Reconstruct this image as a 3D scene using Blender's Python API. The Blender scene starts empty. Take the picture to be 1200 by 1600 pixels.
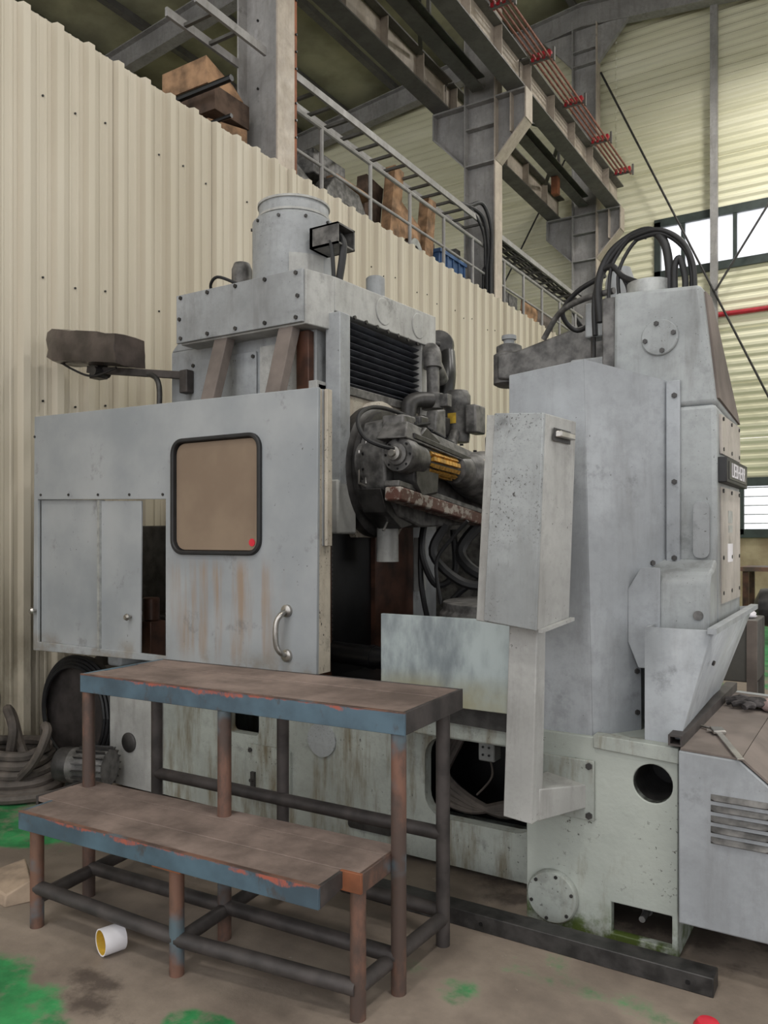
import bpy, math, random
from mathutils import Vector, Matrix, geometry
R = math.radians
PI = math.pi
random.seed(7)
sc = bpy.context.scene
C = sc.collection

# ------------------------------------------------------------------ camera
cd = bpy.data.cameras.new('camera')
cam = bpy.data.objects.new('camera', cd)
C.objects.link(cam)
cam.location = (0, 0, 1.5)
cam.rotation_euler = (R(90), 0, R(32))
cd.sensor_fit = 'VERTICAL'
cd.sensor_height = 36
cd.lens = 1250 / 1600 * 36
cd.shift_y = 0.025
cd.clip_end = 200
sc.camera = cam

# ------------------------------------------------------------------ light
w = bpy.data.worlds.new('overcast_sky')
sc.world = w
w.use_nodes = True
w.node_tree.nodes['Background'].inputs[0].default_value = (0.98, 0.985, 1.0, 1)
w.node_tree.nodes['Background'].inputs[1].default_value = 1.8

sc.view_settings.view_transform = 'Standard'
sc.view_settings.look = 'None'
sc.view_settings.gamma = 1
sc.view_settings.use_curve_mapping = False
sc.view_settings.exposure = 0.0


def area_light(name, loc, rot, sx, sy, power, col=(1, .97, .92)):
    l = bpy.data.lights.new(name, 'AREA')
    l.shape = 'RECTANGLE'; l.size = sx; l.size_y = sy
    l.energy = power; l.color = col
    o = bpy.data.objects.new(name, l)
    o.location = loc; o.rotation_euler = rot
    C.objects.link(o)
    return o


# lamps added out of view under the roof to brighten the hall (their fixtures are built with the roof)
ADDED_LAMPS = [(2.6, 1.0), (2.6, 7.0), (2.6, 13.0), (-1.4, -3.0), (-.9, 13.7)]


# ------------------------------------------------------------------ helpers
def inside(p, poly):
    c = False; j = len(poly) - 1
    for i in range(len(poly)):
        a, b = poly[i], poly[j]
        if (a[1] > p[1]) != (b[1] > p[1]) and p[0] < (b[0] - a[0]) * (p[1] - a[1]) / (b[1] - a[1]) + a[0]: c = not c
        j = i
    return c


def cdt(loops, flat):
    ed = []; k = 0
    for l in loops:
        m = len(l); ed += [(k + i, k + (i + 1) % m) for i in range(m)]; k += m
    r = geometry.delaunay_2d_cdt([Vector(p) for p in flat], ed, [], 0, 1e-6)
    where = {}
    for i, src in enumerate(r[3]):
        for q in src: where[i] = q
    out = []
    for f in r[2]:
        cx = sum(r[0][i].x for i in f) / 3; cy = sum(r[0][i].y for i in f) / 3
        if inside((cx, cy), loops[0]) and not any(inside((cx, cy), h) for h in loops[1:]): out.append(tuple(where[i] for i in f))
    return flat, out


class MB:
    """collects shapes; build() links them as ONE mesh object"""
    def __init__(s):
        s.v = []; s.f = []

    def add(s, vs, fs):
        b = len(s.v)
        s.v += [tuple(p) for p in vs]
        s.f += [tuple(i + b for i in f) for f in fs]
        return s

    def hexa(s, p):      # 8 points: bottom 0-3 ccw, top 4-7
        return s.add(p, [(3, 2, 1, 0), (4, 5, 6, 7), (0, 1, 5, 4), (1, 2, 6, 5), (2, 3, 7, 6), (3, 0, 4, 7)])

    def box(s, x0, x1, y0, y1, z0, z1):
        return s.hexa([(x0, y0, z0), (x1, y0, z0), (x1, y1, z0), (x0, y1, z0), (x0, y0, z1), (x1, y0, z1), (x1, y1, z1), (x0, y1, z1)])

    def bar(s, a, b, wd, ht, up=(0, 0, 1)):
        a = Vector(a); b = Vector(b); d = (b - a).normalized()
        side = d.cross(Vector(up))
        if side.length < 1e-4: side = d.cross(Vector((1, 0, 0)))
        side.normalize(); u = side.cross(d).normalized()
        q = [(-1, -1), (1, -1), (1, 1), (-1, 1)]
        return s.hexa([a + side * (wd / 2 * i) + u * (ht / 2 * j) for i, j in q] + [b + side * (wd / 2 * i) + u * (ht / 2 * j) for i, j in q])

    def prism(s, poly, plane, a0, a1, holes=()):
        """poly in the two plane axes, extruded along the third axis from a0 to a1"""
        def P(p, a):
            if plane == 'xz': return (p[0], a, p[1])
            if plane == 'yz': return (a, p[0], p[1])
            return (p[0], p[1], a)
        loops = [list(poly)] + [list(h) for h in holes]
        flat = [p for l in loops for p in l]
        n = len(flat)
        if holes: flat, tris = cdt(loops, flat)
        else: tris = geometry.tessellate_polygon([[Vector((p[0], p[1], 0)) for p in l] for l in loops])
        vs = [P(p, a0) for p in flat] + [P(p, a1) for p in flat]
        fs = [tuple(t) for t in tris] + [tuple(i + n for i in reversed(t)) for t in tris]
        k = 0
        for l in loops:
            m = len(l)
            for i in range(m):
                j = (i + 1) % m
                fs.append((k + i, k + j, k + j + n, k + i + n))
            k += m
        return s.add(vs, fs)

    def tube(s, pts, r, n=8, smooth=True, closed=False):
        P = [Vector(p) for p in pts]
        if smooth and len(P) > 2:
            Q = []
            m = len(P)
            for i in range(m - 1):
                p0 = P[max(i - 1, 0)]; p1 = P[i]; p2 = P[i + 1]; p3 = P[min(i + 2, m - 1)]
                for k in range(6):
                    t = k / 6
                    Q.append(.5 * ((2 * p1) + (p2 - p0) * t + (2 * p0 - 5 * p1 + 4 * p2 - p3) * t * t + (3 * p1 - p0 - 3 * p2 + p3) * t ** 3))
            Q.append(P[-1]); P = Q
        rs = r if isinstance(r, (list, tuple)) else [r] * len(P)
        vs = []; fs = []
        prev = None
        for i, p in enumerate(P):
            d = (P[min(i + 1, len(P) - 1)] - P[max(i - 1, 0)])
            if d.length < 1e-9: d = Vector((0, 0, 1))
            d.normalize()
            if prev is None:
                a = d.orthogonal().normalized()
            else:
                a = (prev - d * prev.dot(d))
                a = a.normalized() if a.length > 1e-6 else d.orthogonal().normalized()
            prev = a; b = d.cross(a)
            for k in range(n):
                t = 2 * PI * k / n
                vs.append(p + (a * math.cos(t) + b * math.sin(t)) * rs[min(i, len(rs) - 1)])
        for i in range(len(P) - 1):
            for k in range(n):
                j = (k + 1) % n
                fs.append((i * n + k, i * n + j, (i + 1) * n + j, (i + 1) * n + k))
        fs.append(tuple(reversed(range(n)))); fs.append(tuple((len(P) - 1) * n + k for k in range(n)))
        return s.add(vs, fs)

    def cyl(s, a, b, r, n=20, r1=None):
        return s.lathe([(r, 0), (r if r1 is None else r1, 1)], a, b, n)

    def lathe(s, prof, a, b, n=28):
        """prof: (radius, t) with t measured 0..1 from a to b"""
        a = Vector(a); b = Vector(b); d = b - a; L = d.length; d.normalize()
        u = d.orthogonal().normalized()
        if abs(d.z) < .9: u = Vector((0, 0, 1)) - d * d.z; u.normalize()
        v = d.cross(u)
        vs = []; fs = []
        for (r, t) in prof:
            for k in range(n):
                g = 2 * PI * k / n
                vs.append(a + d * (t * L) + (u * math.cos(g) + v * math.sin(g)) * max(r, 1e-4))
        m = len(prof)
        for i in range(m - 1):
            for k in range(n):
                j = (k + 1) % n
                fs.append((i * n + k, i * n + j, (i + 1) * n + j, (i + 1) * n + k))
        if prof[0] == prof[-1]: return s.add(vs, fs)          # closed ring profile: no end caps
        fs.append(tuple(reversed(range(n)))); fs.append(tuple((m - 1) * n + k for k in range(n)))
        return s.add(vs, fs)

    def bolt(s, p, nrm, r=.009, h=.008):
        p = Vector(p); nrm = Vector(nrm)
        return s.cyl(p, p + nrm * h, r, 6)


ROOT = {}        # object -> offset of its mesh coordinates


def build(name, mb, mat, parent=None, bevel=0, label=None, kind=None, origin=None, sharp=40):
    off = ROOT.get(parent.name, Vector()) if parent else Vector()
    if parent is None:
        if origin is None:
            xs = [p[0] for p in mb.v]; ys = [p[1] for p in mb.v]; zs = [p[2] for p in mb.v]
            origin = ((min(xs) + max(xs)) / 2, (min(ys) + max(ys)) / 2, min(zs))
        off = Vector(origin)
    me = bpy.data.meshes.new(name)
    me.from_pydata([tuple(Vector(p) - off) for p in mb.v], [], mb.f)
    me.materials.append(mat)
    import bmesh
    bm = bmesh.new(); bm.from_mesh(me)
    bmesh.ops.recalc_face_normals(bm, faces=bm.faces)
    for f in bm.faces: f.smooth = True
    bm.to_mesh(me); bm.free()
    me.set_sharp_from_angle(angle=R(sharp))
    o = bpy.data.objects.new(name, me)
    C.objects.link(o)
    if parent: o.parent = parent
    else: o.location = off
    ROOT[o.name] = off
    if bevel:
        m = o.modifiers.new('edge', 'BEVEL'); m.width = bevel; m.segments = 2
        m.limit_method = 'ANGLE'; m.angle_limit = R(35)
    if label: o['label'] = label
    if kind: o['kind'] = kind
    return o


def thing(name, label, cat, loc, group=None, kind=None):
    o = bpy.data.objects.new(name, None)
    o.empty_display_size = .1
    C.objects.link(o)
    o.location = loc
    ROOT[o.name] = Vector(loc)
    if label: o['label'] = label
    if cat: o['category'] = cat
    if group: o['group'] = group
    if kind: o['kind'] = kind
    return o


def tag(o, label, cat, group=None):
    o['label'] = label; o['category'] = cat
    if group: o['group'] = group
    return o


def circ(cx, cy, r, n=24, ry=None):
    return [(cx + r * math.cos(2 * PI * k / n), cy + (ry or r) * math.sin(2 * PI * k / n)) for k in range(n)]


def rrect(x0, x1, z0, z1, r, n=5):
    out = []
    for cx, cz, a in ((x1 - r, z0 + r, -90), (x1 - r, z1 - r, 0), (x0 + r, z1 - r, 90), (x0 + r, z0 + r, 180)):
        for k in range(n + 1):
            t = R(a + 90 * k / n)
            out.append((cx + r * math.cos(t), cz + r * math.sin(t)))
    return out


def rect(x0, x1, z0, z1):
    return [(x0, z0), (x1, z0), (x1, z1), (x0, z1)]


# ------------------------------------------------------------------ materials
def lin(c):
    return tuple(((x / 255) / 12.92 if x / 255 <= .04045 else ((x / 255 + .055) / 1.055) ** 2.4) for x in c) + (1,)


class NT:
    def __init__(s, name):
        s.m = bpy.data.materials.new(name); s.m.use_nodes = True
        s.t = s.m.node_tree; s.b = s.t.nodes['Principled BSDF']
        s.co = s.t.nodes.new('ShaderNodeTexCoord').outputs['Object']

    def n(s, t, **k):
        x = s.t.nodes.new(t)
        for a, b in k.items(): setattr(x, a, b)
        return x

    def link(s, a, b): s.t.links.new(a, b)

    def val(s, sock, v):
        if hasattr(v, 'is_linked'): s.link(v, sock)
        else: sock.default_value = v

    def math(s, op, a, b=0.0, clamp=False):
        x = s.n('ShaderNodeMath', operation=op, use_clamp=clamp)
        s.val(x.inputs[0], a); s.val(x.inputs[1], b)
        return x.outputs[0]

    def noise(s, scale, detail=4, rough=.55, stretch=None, co=None):
        c = co or s.co
        if stretch:
            mp = s.n('ShaderNodeMapping'); mp.inputs['Scale'].default_value = stretch
            s.link(c, mp.inputs[0]); c = mp.outputs[0]
        x = s.n('ShaderNodeTexNoise'); x.inputs['Scale'].default_value = scale
        x.inputs['Detail'].default_value = detail; x.inputs['Roughness'].default_value = rough
        s.link(c, x.inputs['Vector'])
        return x.outputs['Fac']

    def ramp(s, f, a, b, lo=0.0, hi=1.0):
        x = s.n('ShaderNodeMapRange', interpolation_type='SMOOTHSTEP')
        s.val(x.inputs[0], f); x.inputs[1].default_value = a; x.inputs[2].default_value = b
        x.inputs[3].default_value = lo; x.inputs[4].default_value = hi
        return x.outputs[0]

    def mix(s, f, a, b):
        x = s.n('ShaderNodeMix', data_type='RGBA')
        s.val(x.inputs[0], f)
        for i, v in ((6, a), (7, b)):
            if hasattr(v, 'is_linked'): s.link(v, x.inputs[i])
            else: x.inputs[i].default_value = v
        return x.outputs[2]

    def xyz(s, co=None):
        x = s.n('ShaderNodeSeparateXYZ'); s.link(co or s.co, x.inputs[0])
        return x.outputs

    def world(s):
        return s.n('ShaderNodeNewGeometry').outputs['Position']

    def done(s, col, rough=.5, metal=0.0, bump=None, bs=.15, bd=.01, spec=.5):
        s.val(s.b.inputs['Base Color'], col)
        s.val(s.b.inputs['Roughness'], rough); s.b.inputs['Metallic'].default_value = metal
        s.b.inputs['Specular IOR Level'].default_value = spec
        if bump is not None:
            x = s.n('ShaderNodeBump'); x.inputs['Strength'].default_value = bs; x.inputs['Distance'].default_value = bd
            s.link(bump, x.inputs['Height']); s.link(x.outputs[0], s.b.inputs['Normal'])
        return s.m


def paint(name, c, dirt=(70, 62, 55), under=(62, 60, 58), var=.25, streak=.25, chip=.66, rough=.5, chipscale=75):
    """old enamel: cloudy tone, smudges, vertical grime, small dark chips"""
    t = NT(name)
    base = t.mix(t.ramp(t.noise(1.7, 6, .62), .32, .68), lin([x * (1 - var * .5) for x in c]), lin([min(255, x * 1.05) for x in c]))
    base = t.mix(t.ramp(t.noise(14, 7, .74), .42, .72, 0, .5), base, lin([x * .8 for x in c]))
    sm = t.math('MULTIPLY', t.ramp(t.noise(6.5, 6, .7), .56, .7), t.ramp(t.noise(2.3, 3), .45, .62))
    base = t.mix(t.math('MULTIPLY', sm, .62), base, lin([x * .62 for x in c]))
    st = t.ramp(t.noise(5, 6, .66, (2.2, 2.2, .35)), .46, .72, 0, streak)
    col = t.mix(st, base, lin(dirt))
    zone = t.ramp(t.noise(3.1, 4), .42, .62)
    ch = t.math('MULTIPLY', t.ramp(t.noise(chipscale, 5, .6), chip, chip + .035), zone)
    ch = t.math('MAXIMUM', ch, t.math('MULTIPLY', t.ramp(t.noise(chipscale * .3, 6, .65, (1.6, 1.6, .6)), chip + .03, chip + .05), t.ramp(t.noise(1.9, 3), .5, .6)))
    col = t.mix(ch, col, lin(under))
    h = t.math('SUBTRACT', t.noise(9, 4), t.math('MULTIPLY', ch, .5))
    return t.done(col, t.ramp(t.noise(6, 4), .3, .7, rough - .08, rough + .14), 0, h, .14, .012, .4)


def plain(name, c, rough=.5, metal=0.0, var=.2, scale=8, bs=.1, spec=.5, c2=None):
    t = NT(name)
    col = t.mix(t.ramp(t.noise(scale, 5), .3, .7), lin(c2 or [x * (1 - var) for x in c]), lin(c))
    return t.done(col, rough, metal, t.noise(scale * 4, 4), bs, .004, spec)


M = {}
M['grey'] = paint('machine_grey_enamel', (154, 157, 159))
M['grey2'] = paint('pale_grey_enamel', (170, 170, 167), chip=.66, streak=.3)
M['chip'] = paint('chipped_grey_enamel', (158, 162, 163), chip=.59, chipscale=110, streak=.2)
M['green'] = paint('grey_green_enamel', (158, 163, 157), dirt=(96, 82, 54), streak=.85, chip=.64)
M['worn'] = paint('worn_grey_enamel', (156, 160, 161), under=(84, 84, 82), chip=.64, chipscale=100, streak=.42)
M['warm'] = paint('warm_grey_enamel', (180, 173, 166), under=(110, 100, 92), chip=.68)
M['bellows'] = plain('slate_bellows_rubber', (74, 77, 84), .45, 0, .3, 12)
M['cover'] = paint('bluish_grey_enamel', (158, 162, 166), streak=.2, chip=.69)
M['cream'] = paint('dirty_cream_enamel', (186, 178, 164), dirt=(110, 86, 66), streak=.4, chip=.6)
M['steelpaint'] = paint('structural_grey_paint', (152, 150, 148), dirt=(96, 88, 80), streak=.35, chip=.72)
M['steelface'] = paint('dusty_flange_paint', (176, 165, 152), dirt=(120, 105, 92), streak=.3, chip=.74)
M['girder'] = paint('dusty_girder_paint', (100, 98, 94), dirt=(66, 60, 54), streak=.3, chip=.74)
M['dark'] = plain('oily_dark_iron', (66, 64, 63), .45, .2, .45, 14, .25)
M['iron'] = plain('grimy_cast_iron', (112, 110, 108), .5, .2, .45, 16, .25)
M['black'] = plain('black_steel', (26, 26, 28), .35, .2, .4, 10)
M['rubber'] = plain('black_rubber', (34, 34, 36), .55, 0, .3, 12)
M['hose'] = plain('dusty_rubber_hose', (92, 84, 78), .75, 0, .35, 9, .2)
M['chrome'] = plain('worn_bright_steel', (190, 186, 180), .28, .85, .2, 12)
M['brass'] = plain('gold_coated_steel', (216, 164, 74), .4, .25, .3, 20)
M['rustway'] = plain('rust_brown_guide_way', (92, 60, 46), .45, .2, .45, 7, .2)
M['red'] = plain('red_pipe_paint', (178, 36, 50), .4, 0, .15)
M['copperred'] = plain('dusty_red_conductor', (140, 84, 70), .6, .1, .3, 20)
M['orange'] = plain('orange_rust_edge', (150, 90, 58), .7, 0, .3, 5)
M['wood'] = plain('old_timber', (172, 136, 104), .75, 0, .4, 6, .25, .3)
M['wooddark'] = plain('weathered_dark_timber', (98, 80, 68), .8, 0, .4, 6, .25, .3)
M['bluecrate'] = plain('blue_plastic', (66, 98, 142), .5, 0, .2)
M['glove'] = plain('grimy_grey_cloth', (92, 88, 88), .9, 0, .5, 22, .5, .2)
M['cloth'] = plain('pinkish_white_cloth', (205, 176, 172), .9, 0, .35, 14, .5, .2)
M['white'] = plain('white_card', (225, 222, 226), .7, 0, .06, 5)
M['yellow'] = plain('yellow_card', (214, 176, 60), .7, 0, .2, 18)
M['cardboard'] = plain('torn_cardboard', (168, 148, 128), .85, 0, .25, 8)
M['redplastic'] = plain('red_plastic', (214, 44, 62), .35, 0, .05)
M['greenfilm'] = plain('green_plastic_strap', (60, 190, 120), .3, 0, .2)
M['galv'] = plain('galvanised_steel', (176, 178, 176), .45, .35, .2, 18)
M['roof'] = plain('dull_olive_roof_sheet', (176, 174, 144), .75, 0, .2, 1.2, .1, .3)
M['plastic'] = plain('grimy_brown_film', (84, 75, 71), .28, 0, .35, 7, .4)
M['socket'] = plain('grey_connector', (150, 152, 150), .5, 0, .2)
M['kraft'] = plain('dusty_brown_plate', (126, 116, 110), .8, 0, .25, 3, .25, .25)

# tall wall sheets: warm cream with faint run marks, dirtier near the floor
t = NT('cream_sheet_steel'); pw = t.world()
base = t.mix(t.ramp(t.noise(1.1, 4, .5, (1, 1, .25), pw), .35, .7), lin((182, 173, 155)), lin((198, 190, 174)))
z = t.xyz(pw)[2]
low = t.math('MULTIPLY', t.ramp(z, 1.7, .3), t.ramp(t.noise(2.6, 6, .65, (1, 1, .4), pw), .34, .6))
base = t.mix(t.math('MULTIPLY', low, .85), base, lin((92, 84, 66)))
M['sheet'] = t.done(base, .5, 0, t.noise(3, 3, .5, None, pw), .08, .01, .35)

t = NT('pale_green_siding'); pw = t.world()
base = t.mix(t.ramp(t.noise(.5, 5, .6, (.4, 1, 2.5), pw), .35, .7), lin((206, 203, 174)), lin((224, 221, 196)))
M['siding'] = t.done(base, .55, 0, None, spec=.3)
t = NT('tan_block_wall'); pw = t.world()
base = t.mix(t.ramp(t.noise(1.5, 6, .6, None, pw), .35, .7), lin((140, 122, 98)), lin((176, 160, 132)))
M['dado'] = t.done(base, .8, 0, t.noise(12, 4, .6, None, pw), .2, .01, .2)

# floor: worn concrete with what is left of a green coat
t = NT('worn_concrete_with_green_coat'); pw = t.world()
n1 = t.noise(2.2, 7, .62, None, pw); n2 = t.noise(.7, 4, .55, None, pw)
con = t.mix(t.ramp(n1, .3, .7), lin((112, 101, 92)), lin((150, 137, 124)))
con = t.mix(t.math('MULTIPLY', t.ramp(n2, .5, .68), .55), con, lin((92, 84, 74)))
con = t.mix(t.ramp(t.noise(17, 5, .6, None, pw), .68, .74, 0, .6), con, lin((176, 166, 152)))
X, Y, Z = t.xyz(pw)


def blob(cx, cy, rx, ry, pk=1.0):
    a = t.math('DIVIDE', t.math('SUBTRACT', X, cx), rx); b = t.math('DIVIDE', t.math('SUBTRACT', Y, cy), ry)
    d = t.math('SQRT', t.math('ADD', t.math('MULTIPLY', a, a), t.math('MULTIPLY', b, b)))
    return t.math('MULTIPLY', t.math('SUBTRACT', 1.0, d), pk)


g = blob(-2.62, 1.42, .62, .36)
for q in ((-1.72, 1.78, .2, .12), (-1.12, 2.40, .3, .12, .12), (-.86, 2.6, .25, .14, .2), (-4.45, 2.62, .55, .33), (-3.75, 2.45, .5, .2), (-1.5, 14.5, 8, 6.5)):
    g = t.math('MAXIMUM', g, blob(*q))
gm = t.ramp(t.math('ADD', g, t.math('MULTIPLY', t.math('SUBTRACT', n1, .5), 1.7)), .08, .3)
gcol = t.mix(t.ramp(t.noise(5, 5, .6, None, pw), .35, .7), lin((38, 104, 60)), lin((60, 150, 88)))
gm = t.math('MULTIPLY', gm, t.ramp(t.noise(7, 6, .7, None, pw), .32, .5, .35, 1))
fl = t.mix(gm, con, gcol)
sp = t.math('MAXIMUM', blob(-2.25, 1.78, .16, .08), t.math('MAXIMUM', blob(-2.14, 1.68, .2, .1), blob(-.9, 3.2, .9, .28)))  # last blob paints the shade on the floor beneath tank and bed
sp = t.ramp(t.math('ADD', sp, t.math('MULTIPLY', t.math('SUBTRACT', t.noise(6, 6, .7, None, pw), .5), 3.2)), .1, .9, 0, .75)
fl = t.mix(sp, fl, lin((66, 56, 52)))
M['floor'] = t.done(fl, t.ramp(n1, .3, .7, .5, .75), 0, t.noise(26, 6, .65, None, pw), .25, .008, .35)

# steps: blue paint worn through to red primer along the upper edge
t = NT('blue_paint_over_red_primer'); pw = t.world()
z = t.xyz()[2]
bl = t.mix(t.ramp(t.noise(4, 5), .35, .7), lin((70, 86, 96)), lin((92, 116, 130)))
bl = t.mix(t.ramp(t.noise(11, 6, .65, (1, 1, .6)), .56, .68, 0, .75), bl, lin((70, 60, 54)))
M['stepblue'] = t.done(bl, .55, 0, t.noise(22, 5), .2, .006)
def fascia_mat(name, top):
    t = NT(name); z = t.xyz()[2]; x = t.xyz()[0]
    bl = t.mix(t.ramp(t.noise(4, 5), .35, .7), lin((58, 74, 85)), lin((80, 103, 117)))
    bl = t.mix(t.ramp(t.noise(11, 6, .65, (1, 1, .6)), .56, .68, 0, .75), bl, lin((66, 58, 54)))
    d = t.math('SUBTRACT', top, z)
    reach = t.math('MULTIPLY', t.ramp(t.noise(2.2, 6, .75, (1, 1, 0)), .4, .7), .026)
    reach = t.math('MULTIPLY', reach, t.math('MULTIPLY', t.ramp(x, .12, .35), t.ramp(x, 1.42, 1.25)))
    k = t.math('MULTIPLY', t.ramp(t.math('SUBTRACT', reach, d), -.004, .004), t.ramp(t.noise(18, 6, .7, (1, 1, .6)), .4, .56))
    col = t.mix(k, bl, lin((158, 84, 68)))
    return t.done(col, .55, 0, t.noise(22, 5), .2, .006)


M['fascia_hi'] = fascia_mat('blue_paint_over_red_primer_high', .93)
M['fascia_lo'] = fascia_mat('blue_paint_over_red_primer_low', .458)
t = NT('red_primer_edge')
rd = t.mix(t.ramp(t.noise(9, 6, .7, (1, 1, .5)), .48, .6), lin((78, 88, 96)), lin((150, 82, 68)))
M['stepred'] = t.done(rd, .6, 0, t.noise(22, 5), .2, .006)
t = NT('worn_pipe_paint')
z = t.xyz()[2]
pp = t.mix(t.ramp(t.noise(5, 6, .65, (1, 1, .5)), .42, .6), lin((78, 64, 58)), lin((118, 86, 72)))
pp = t.mix(t.ramp(t.noise(3.2, 4), .56, .66), pp, lin((88, 104, 112)))
M['pipe'] = t.done(pp, .55, .15, t.noise(24, 5), .2, .005)
M['pipedark'] = plain('grimy_dark_pipe', (76, 70, 68), .6, .2, .35, 9, .2)
t = NT('trodden_brown_board')
bd = t.mix(t.ramp(t.noise(4, 6, .65), .3, .7), lin((98, 86, 80)), lin((136, 120, 112)))
bd = t.mix(t.ramp(t.noise(30, 5, .6, (.3, 2, 1)), .6, .75, 0, .5), bd, lin((72, 62, 58)))
M['board'] = t.done(bd, .8, 0, t.noise(40, 5), .3, .004, .25)

# guard panel: rust runs under its window
t = NT('guard_panel_enamel'); pw = t.world()
X, Y, Z = t.xyz(pw)
base = t.mix(t.ramp(t.noise(1.6, 5, .55, None, pw), .3, .7), lin((138, 143, 147)), lin((164, 167, 169)))
run = t.ramp(t.noise(4.2, 5, .6, (2.6, 1, .22), pw), .42, .66)
msk = t.math('MULTIPLY', t.math('MULTIPLY', t.ramp(X, -3.4, -3.2), t.ramp(X, -2.45, -2.7)), t.math('MULTIPLY', t.ramp(Z, 1.43, 1.3), t.ramp(Z, .8, .95)))
base = t.mix(t.math('MULTIPLY', t.math('MULTIPLY', run, msk), .75), base, lin((148, 122, 96)))
sm = t.ramp(t.noise(5.5, 6, .72, (1, 1, .8), pw), .58, .7, 0, .6)
base = t.mix(sm, base, lin((112, 112, 112)))
edge = t.math('MULTIPLY', t.ramp(Z, .95, .84), t.ramp(t.noise(6, 6, .6, None, pw), .45, .65, 0, .5))
base = t.mix(edge, base, lin((120, 104, 78)))
ch = t.math('MULTIPLY', t.ramp(t.noise(34, 5, .6, None, pw), .68, .71), t.ramp(t.noise(2.1, 3, .5, None, pw), .5, .62))
base = t.mix(ch, base, lin((56, 52, 50)))
M['guard'] = t.done(base, .45, 0, t.noise(7, 4, .5, None, pw), .08, .01, .4)

# moss at the foot of the bed
t = NT('grey_green_enamel_with_moss'); pw = t.world()
Z = t.xyz(pw)[2]
base = t.mix(t.ramp(t.noise(2, 5, .55, None, pw), .3, .7), lin((146, 152, 146)), lin((166, 171, 164)))
base = t.mix(t.ramp(t.noise(5, 6, .65, (2, 2, .5), pw), .55, .75, 0, .45), base, lin((104, 96, 72)))
base = t.mix(t.math('MULTIPLY', t.ramp(t.noise(60, 5, .6, None, pw), .62, .66), t.ramp(t.noise(2.8, 3, .5, None, pw), .5, .6)), base, lin((70, 70, 62)))
ms = t.math('MULTIPLY', t.ramp(Z, .16, .03), t.ramp(t.noise(9, 6, .65, None, pw), .36, .56))
base = t.mix(ms, base, lin((70, 84, 36)))
M['rustchip'] = None
M['moss'] = t.done(base, .5, 0, t.noise(14, 5, .6, None, pw), .3, .012, .4)

t = NT('chipped_cream_over_rust')
M['rustchip'] = t.done(t.mix(t.ramp(t.noise(16, 6, .7), .5, .56), lin((84, 52, 42)), lin((150, 142, 134))), .55, 0, t.noise(20, 5), .3, .006)

# splash tray: galvanic grey wear in the middle
t = NT('stained_tray_enamel'); pw = t.world()
Z = t.xyz(pw)[2]
base = t.mix(t.ramp(t.noise(3.5, 6, .6, (1.5, 1, .6), pw), .36, .62), lin((166, 176, 176)), lin((112, 120, 124)))
base = t.mix(t.math('MULTIPLY', t.ramp(Z, .95, .84), t.ramp(t.noise(4, 5, .6, None, pw), .35, .65, .2, .8)), base, lin((156, 152, 122)))
M['tray'] = t.done(base, .42, 0, t.noise(12, 4, .5, None, pw), .1, .006, .45)

# window pane of the guard: yellowed, dirty, slightly see-through
t = NT('yellowed_dirty_glass')
M['pane'] = t.done(t.mix(t.ramp(t.noise(2.5, 4), .35, .7), lin((134, 116, 100)), lin((148, 130, 112))), .22, 0, None)
t.b.inputs['Transmission Weight'].default_value = .12

# wired frosted glass of the hall windows
t = NT('frosted_hall_glass')
mx = t.n('ShaderNodeMixShader'); tr = t.n('ShaderNodeBsdfTranslucent'); tp = t.n('ShaderNodeBsdfTransparent')
tr.inputs[0].default_value = (.96, .96, .98, 1); tp.inputs[0].default_value = (.95, .96, .98, 1)
mx.inputs[0].default_value = .45
t.link(tr.outputs[0], mx.inputs[1]); t.link(tp.outputs[0], mx.inputs[2])
t.link(mx.outputs[0], t.t.nodes['Material Output'].inputs['Surface'])
M['frost'] = t.m
M['winframe'] = plain('dark_green_window_frame', (52, 62, 58), .5, 0, .2)
t = NT('lamp_diffuser')
t.b.inputs['Emission Color'].default_value = (1, .96, .9, 1); t.b.inputs['Emission Strength'].default_value = 3
M['lampglow'] = t.done((.8, .8, .8, 1), .4)

# ------------------------------------------------------------------ the hall
fl = build('floor', MB().box(-24, 14, -12, 18, -.2, 0), M['floor'], kind='structure')

WX = -4.91
wall_left = thing('wall_left', None, None, (WX, 8, 0), kind='structure')
PITCH = 1.04


def sheet_profile(y0, y1):
    """ribbed sheet seen from above: (y, x) pairs"""
    pts = []
    n = 4; p = (y1 - y0) / n
    for i in range(n):
        b = y0 + i * p
        for dy, dx in ((0, 0), (.014, .045), (.068, .045), (.085, 0), (.135, 0), (.142, .006), (.155, .006), (.162, 0), (.2, 0), (.207, .006), (.22, .006), (.227, 0)):
            pts.append((b + dy * p / .26, WX + dx))
    pts.append((y1, WX))
    return pts


def sheet(y0, y1):
    mb = MB()
    pr = sheet_profile(y0, y1)
    vs = []; n = len(pr)
    for zz in (0.0, 5.08):
        for (y, x) in pr: vs.append((x, y, zz))
    for zz in (0.0, 5.08):
        for (y, x) in pr: vs.append((x - .012, y, zz))
    fs = []
    for i in range(n - 1):
        fs += [(i, i + 1, n + i + 1, n + i), (2 * n + i, 3 * n + i, 3 * n + i + 1, 2 * n + i + 1), (n + i, n + i + 1, 3 * n + i + 1, 3 * n + i), (i, 2 * n + i, 2 * n + i + 1, i + 1)]
    fs += [(0, n, 3 * n, 2 * n), (n - 1, 3 * n - 1, 4 * n - 1, 2 * n - 1)]
    mb.add(vs, fs)
    return mb


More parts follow.
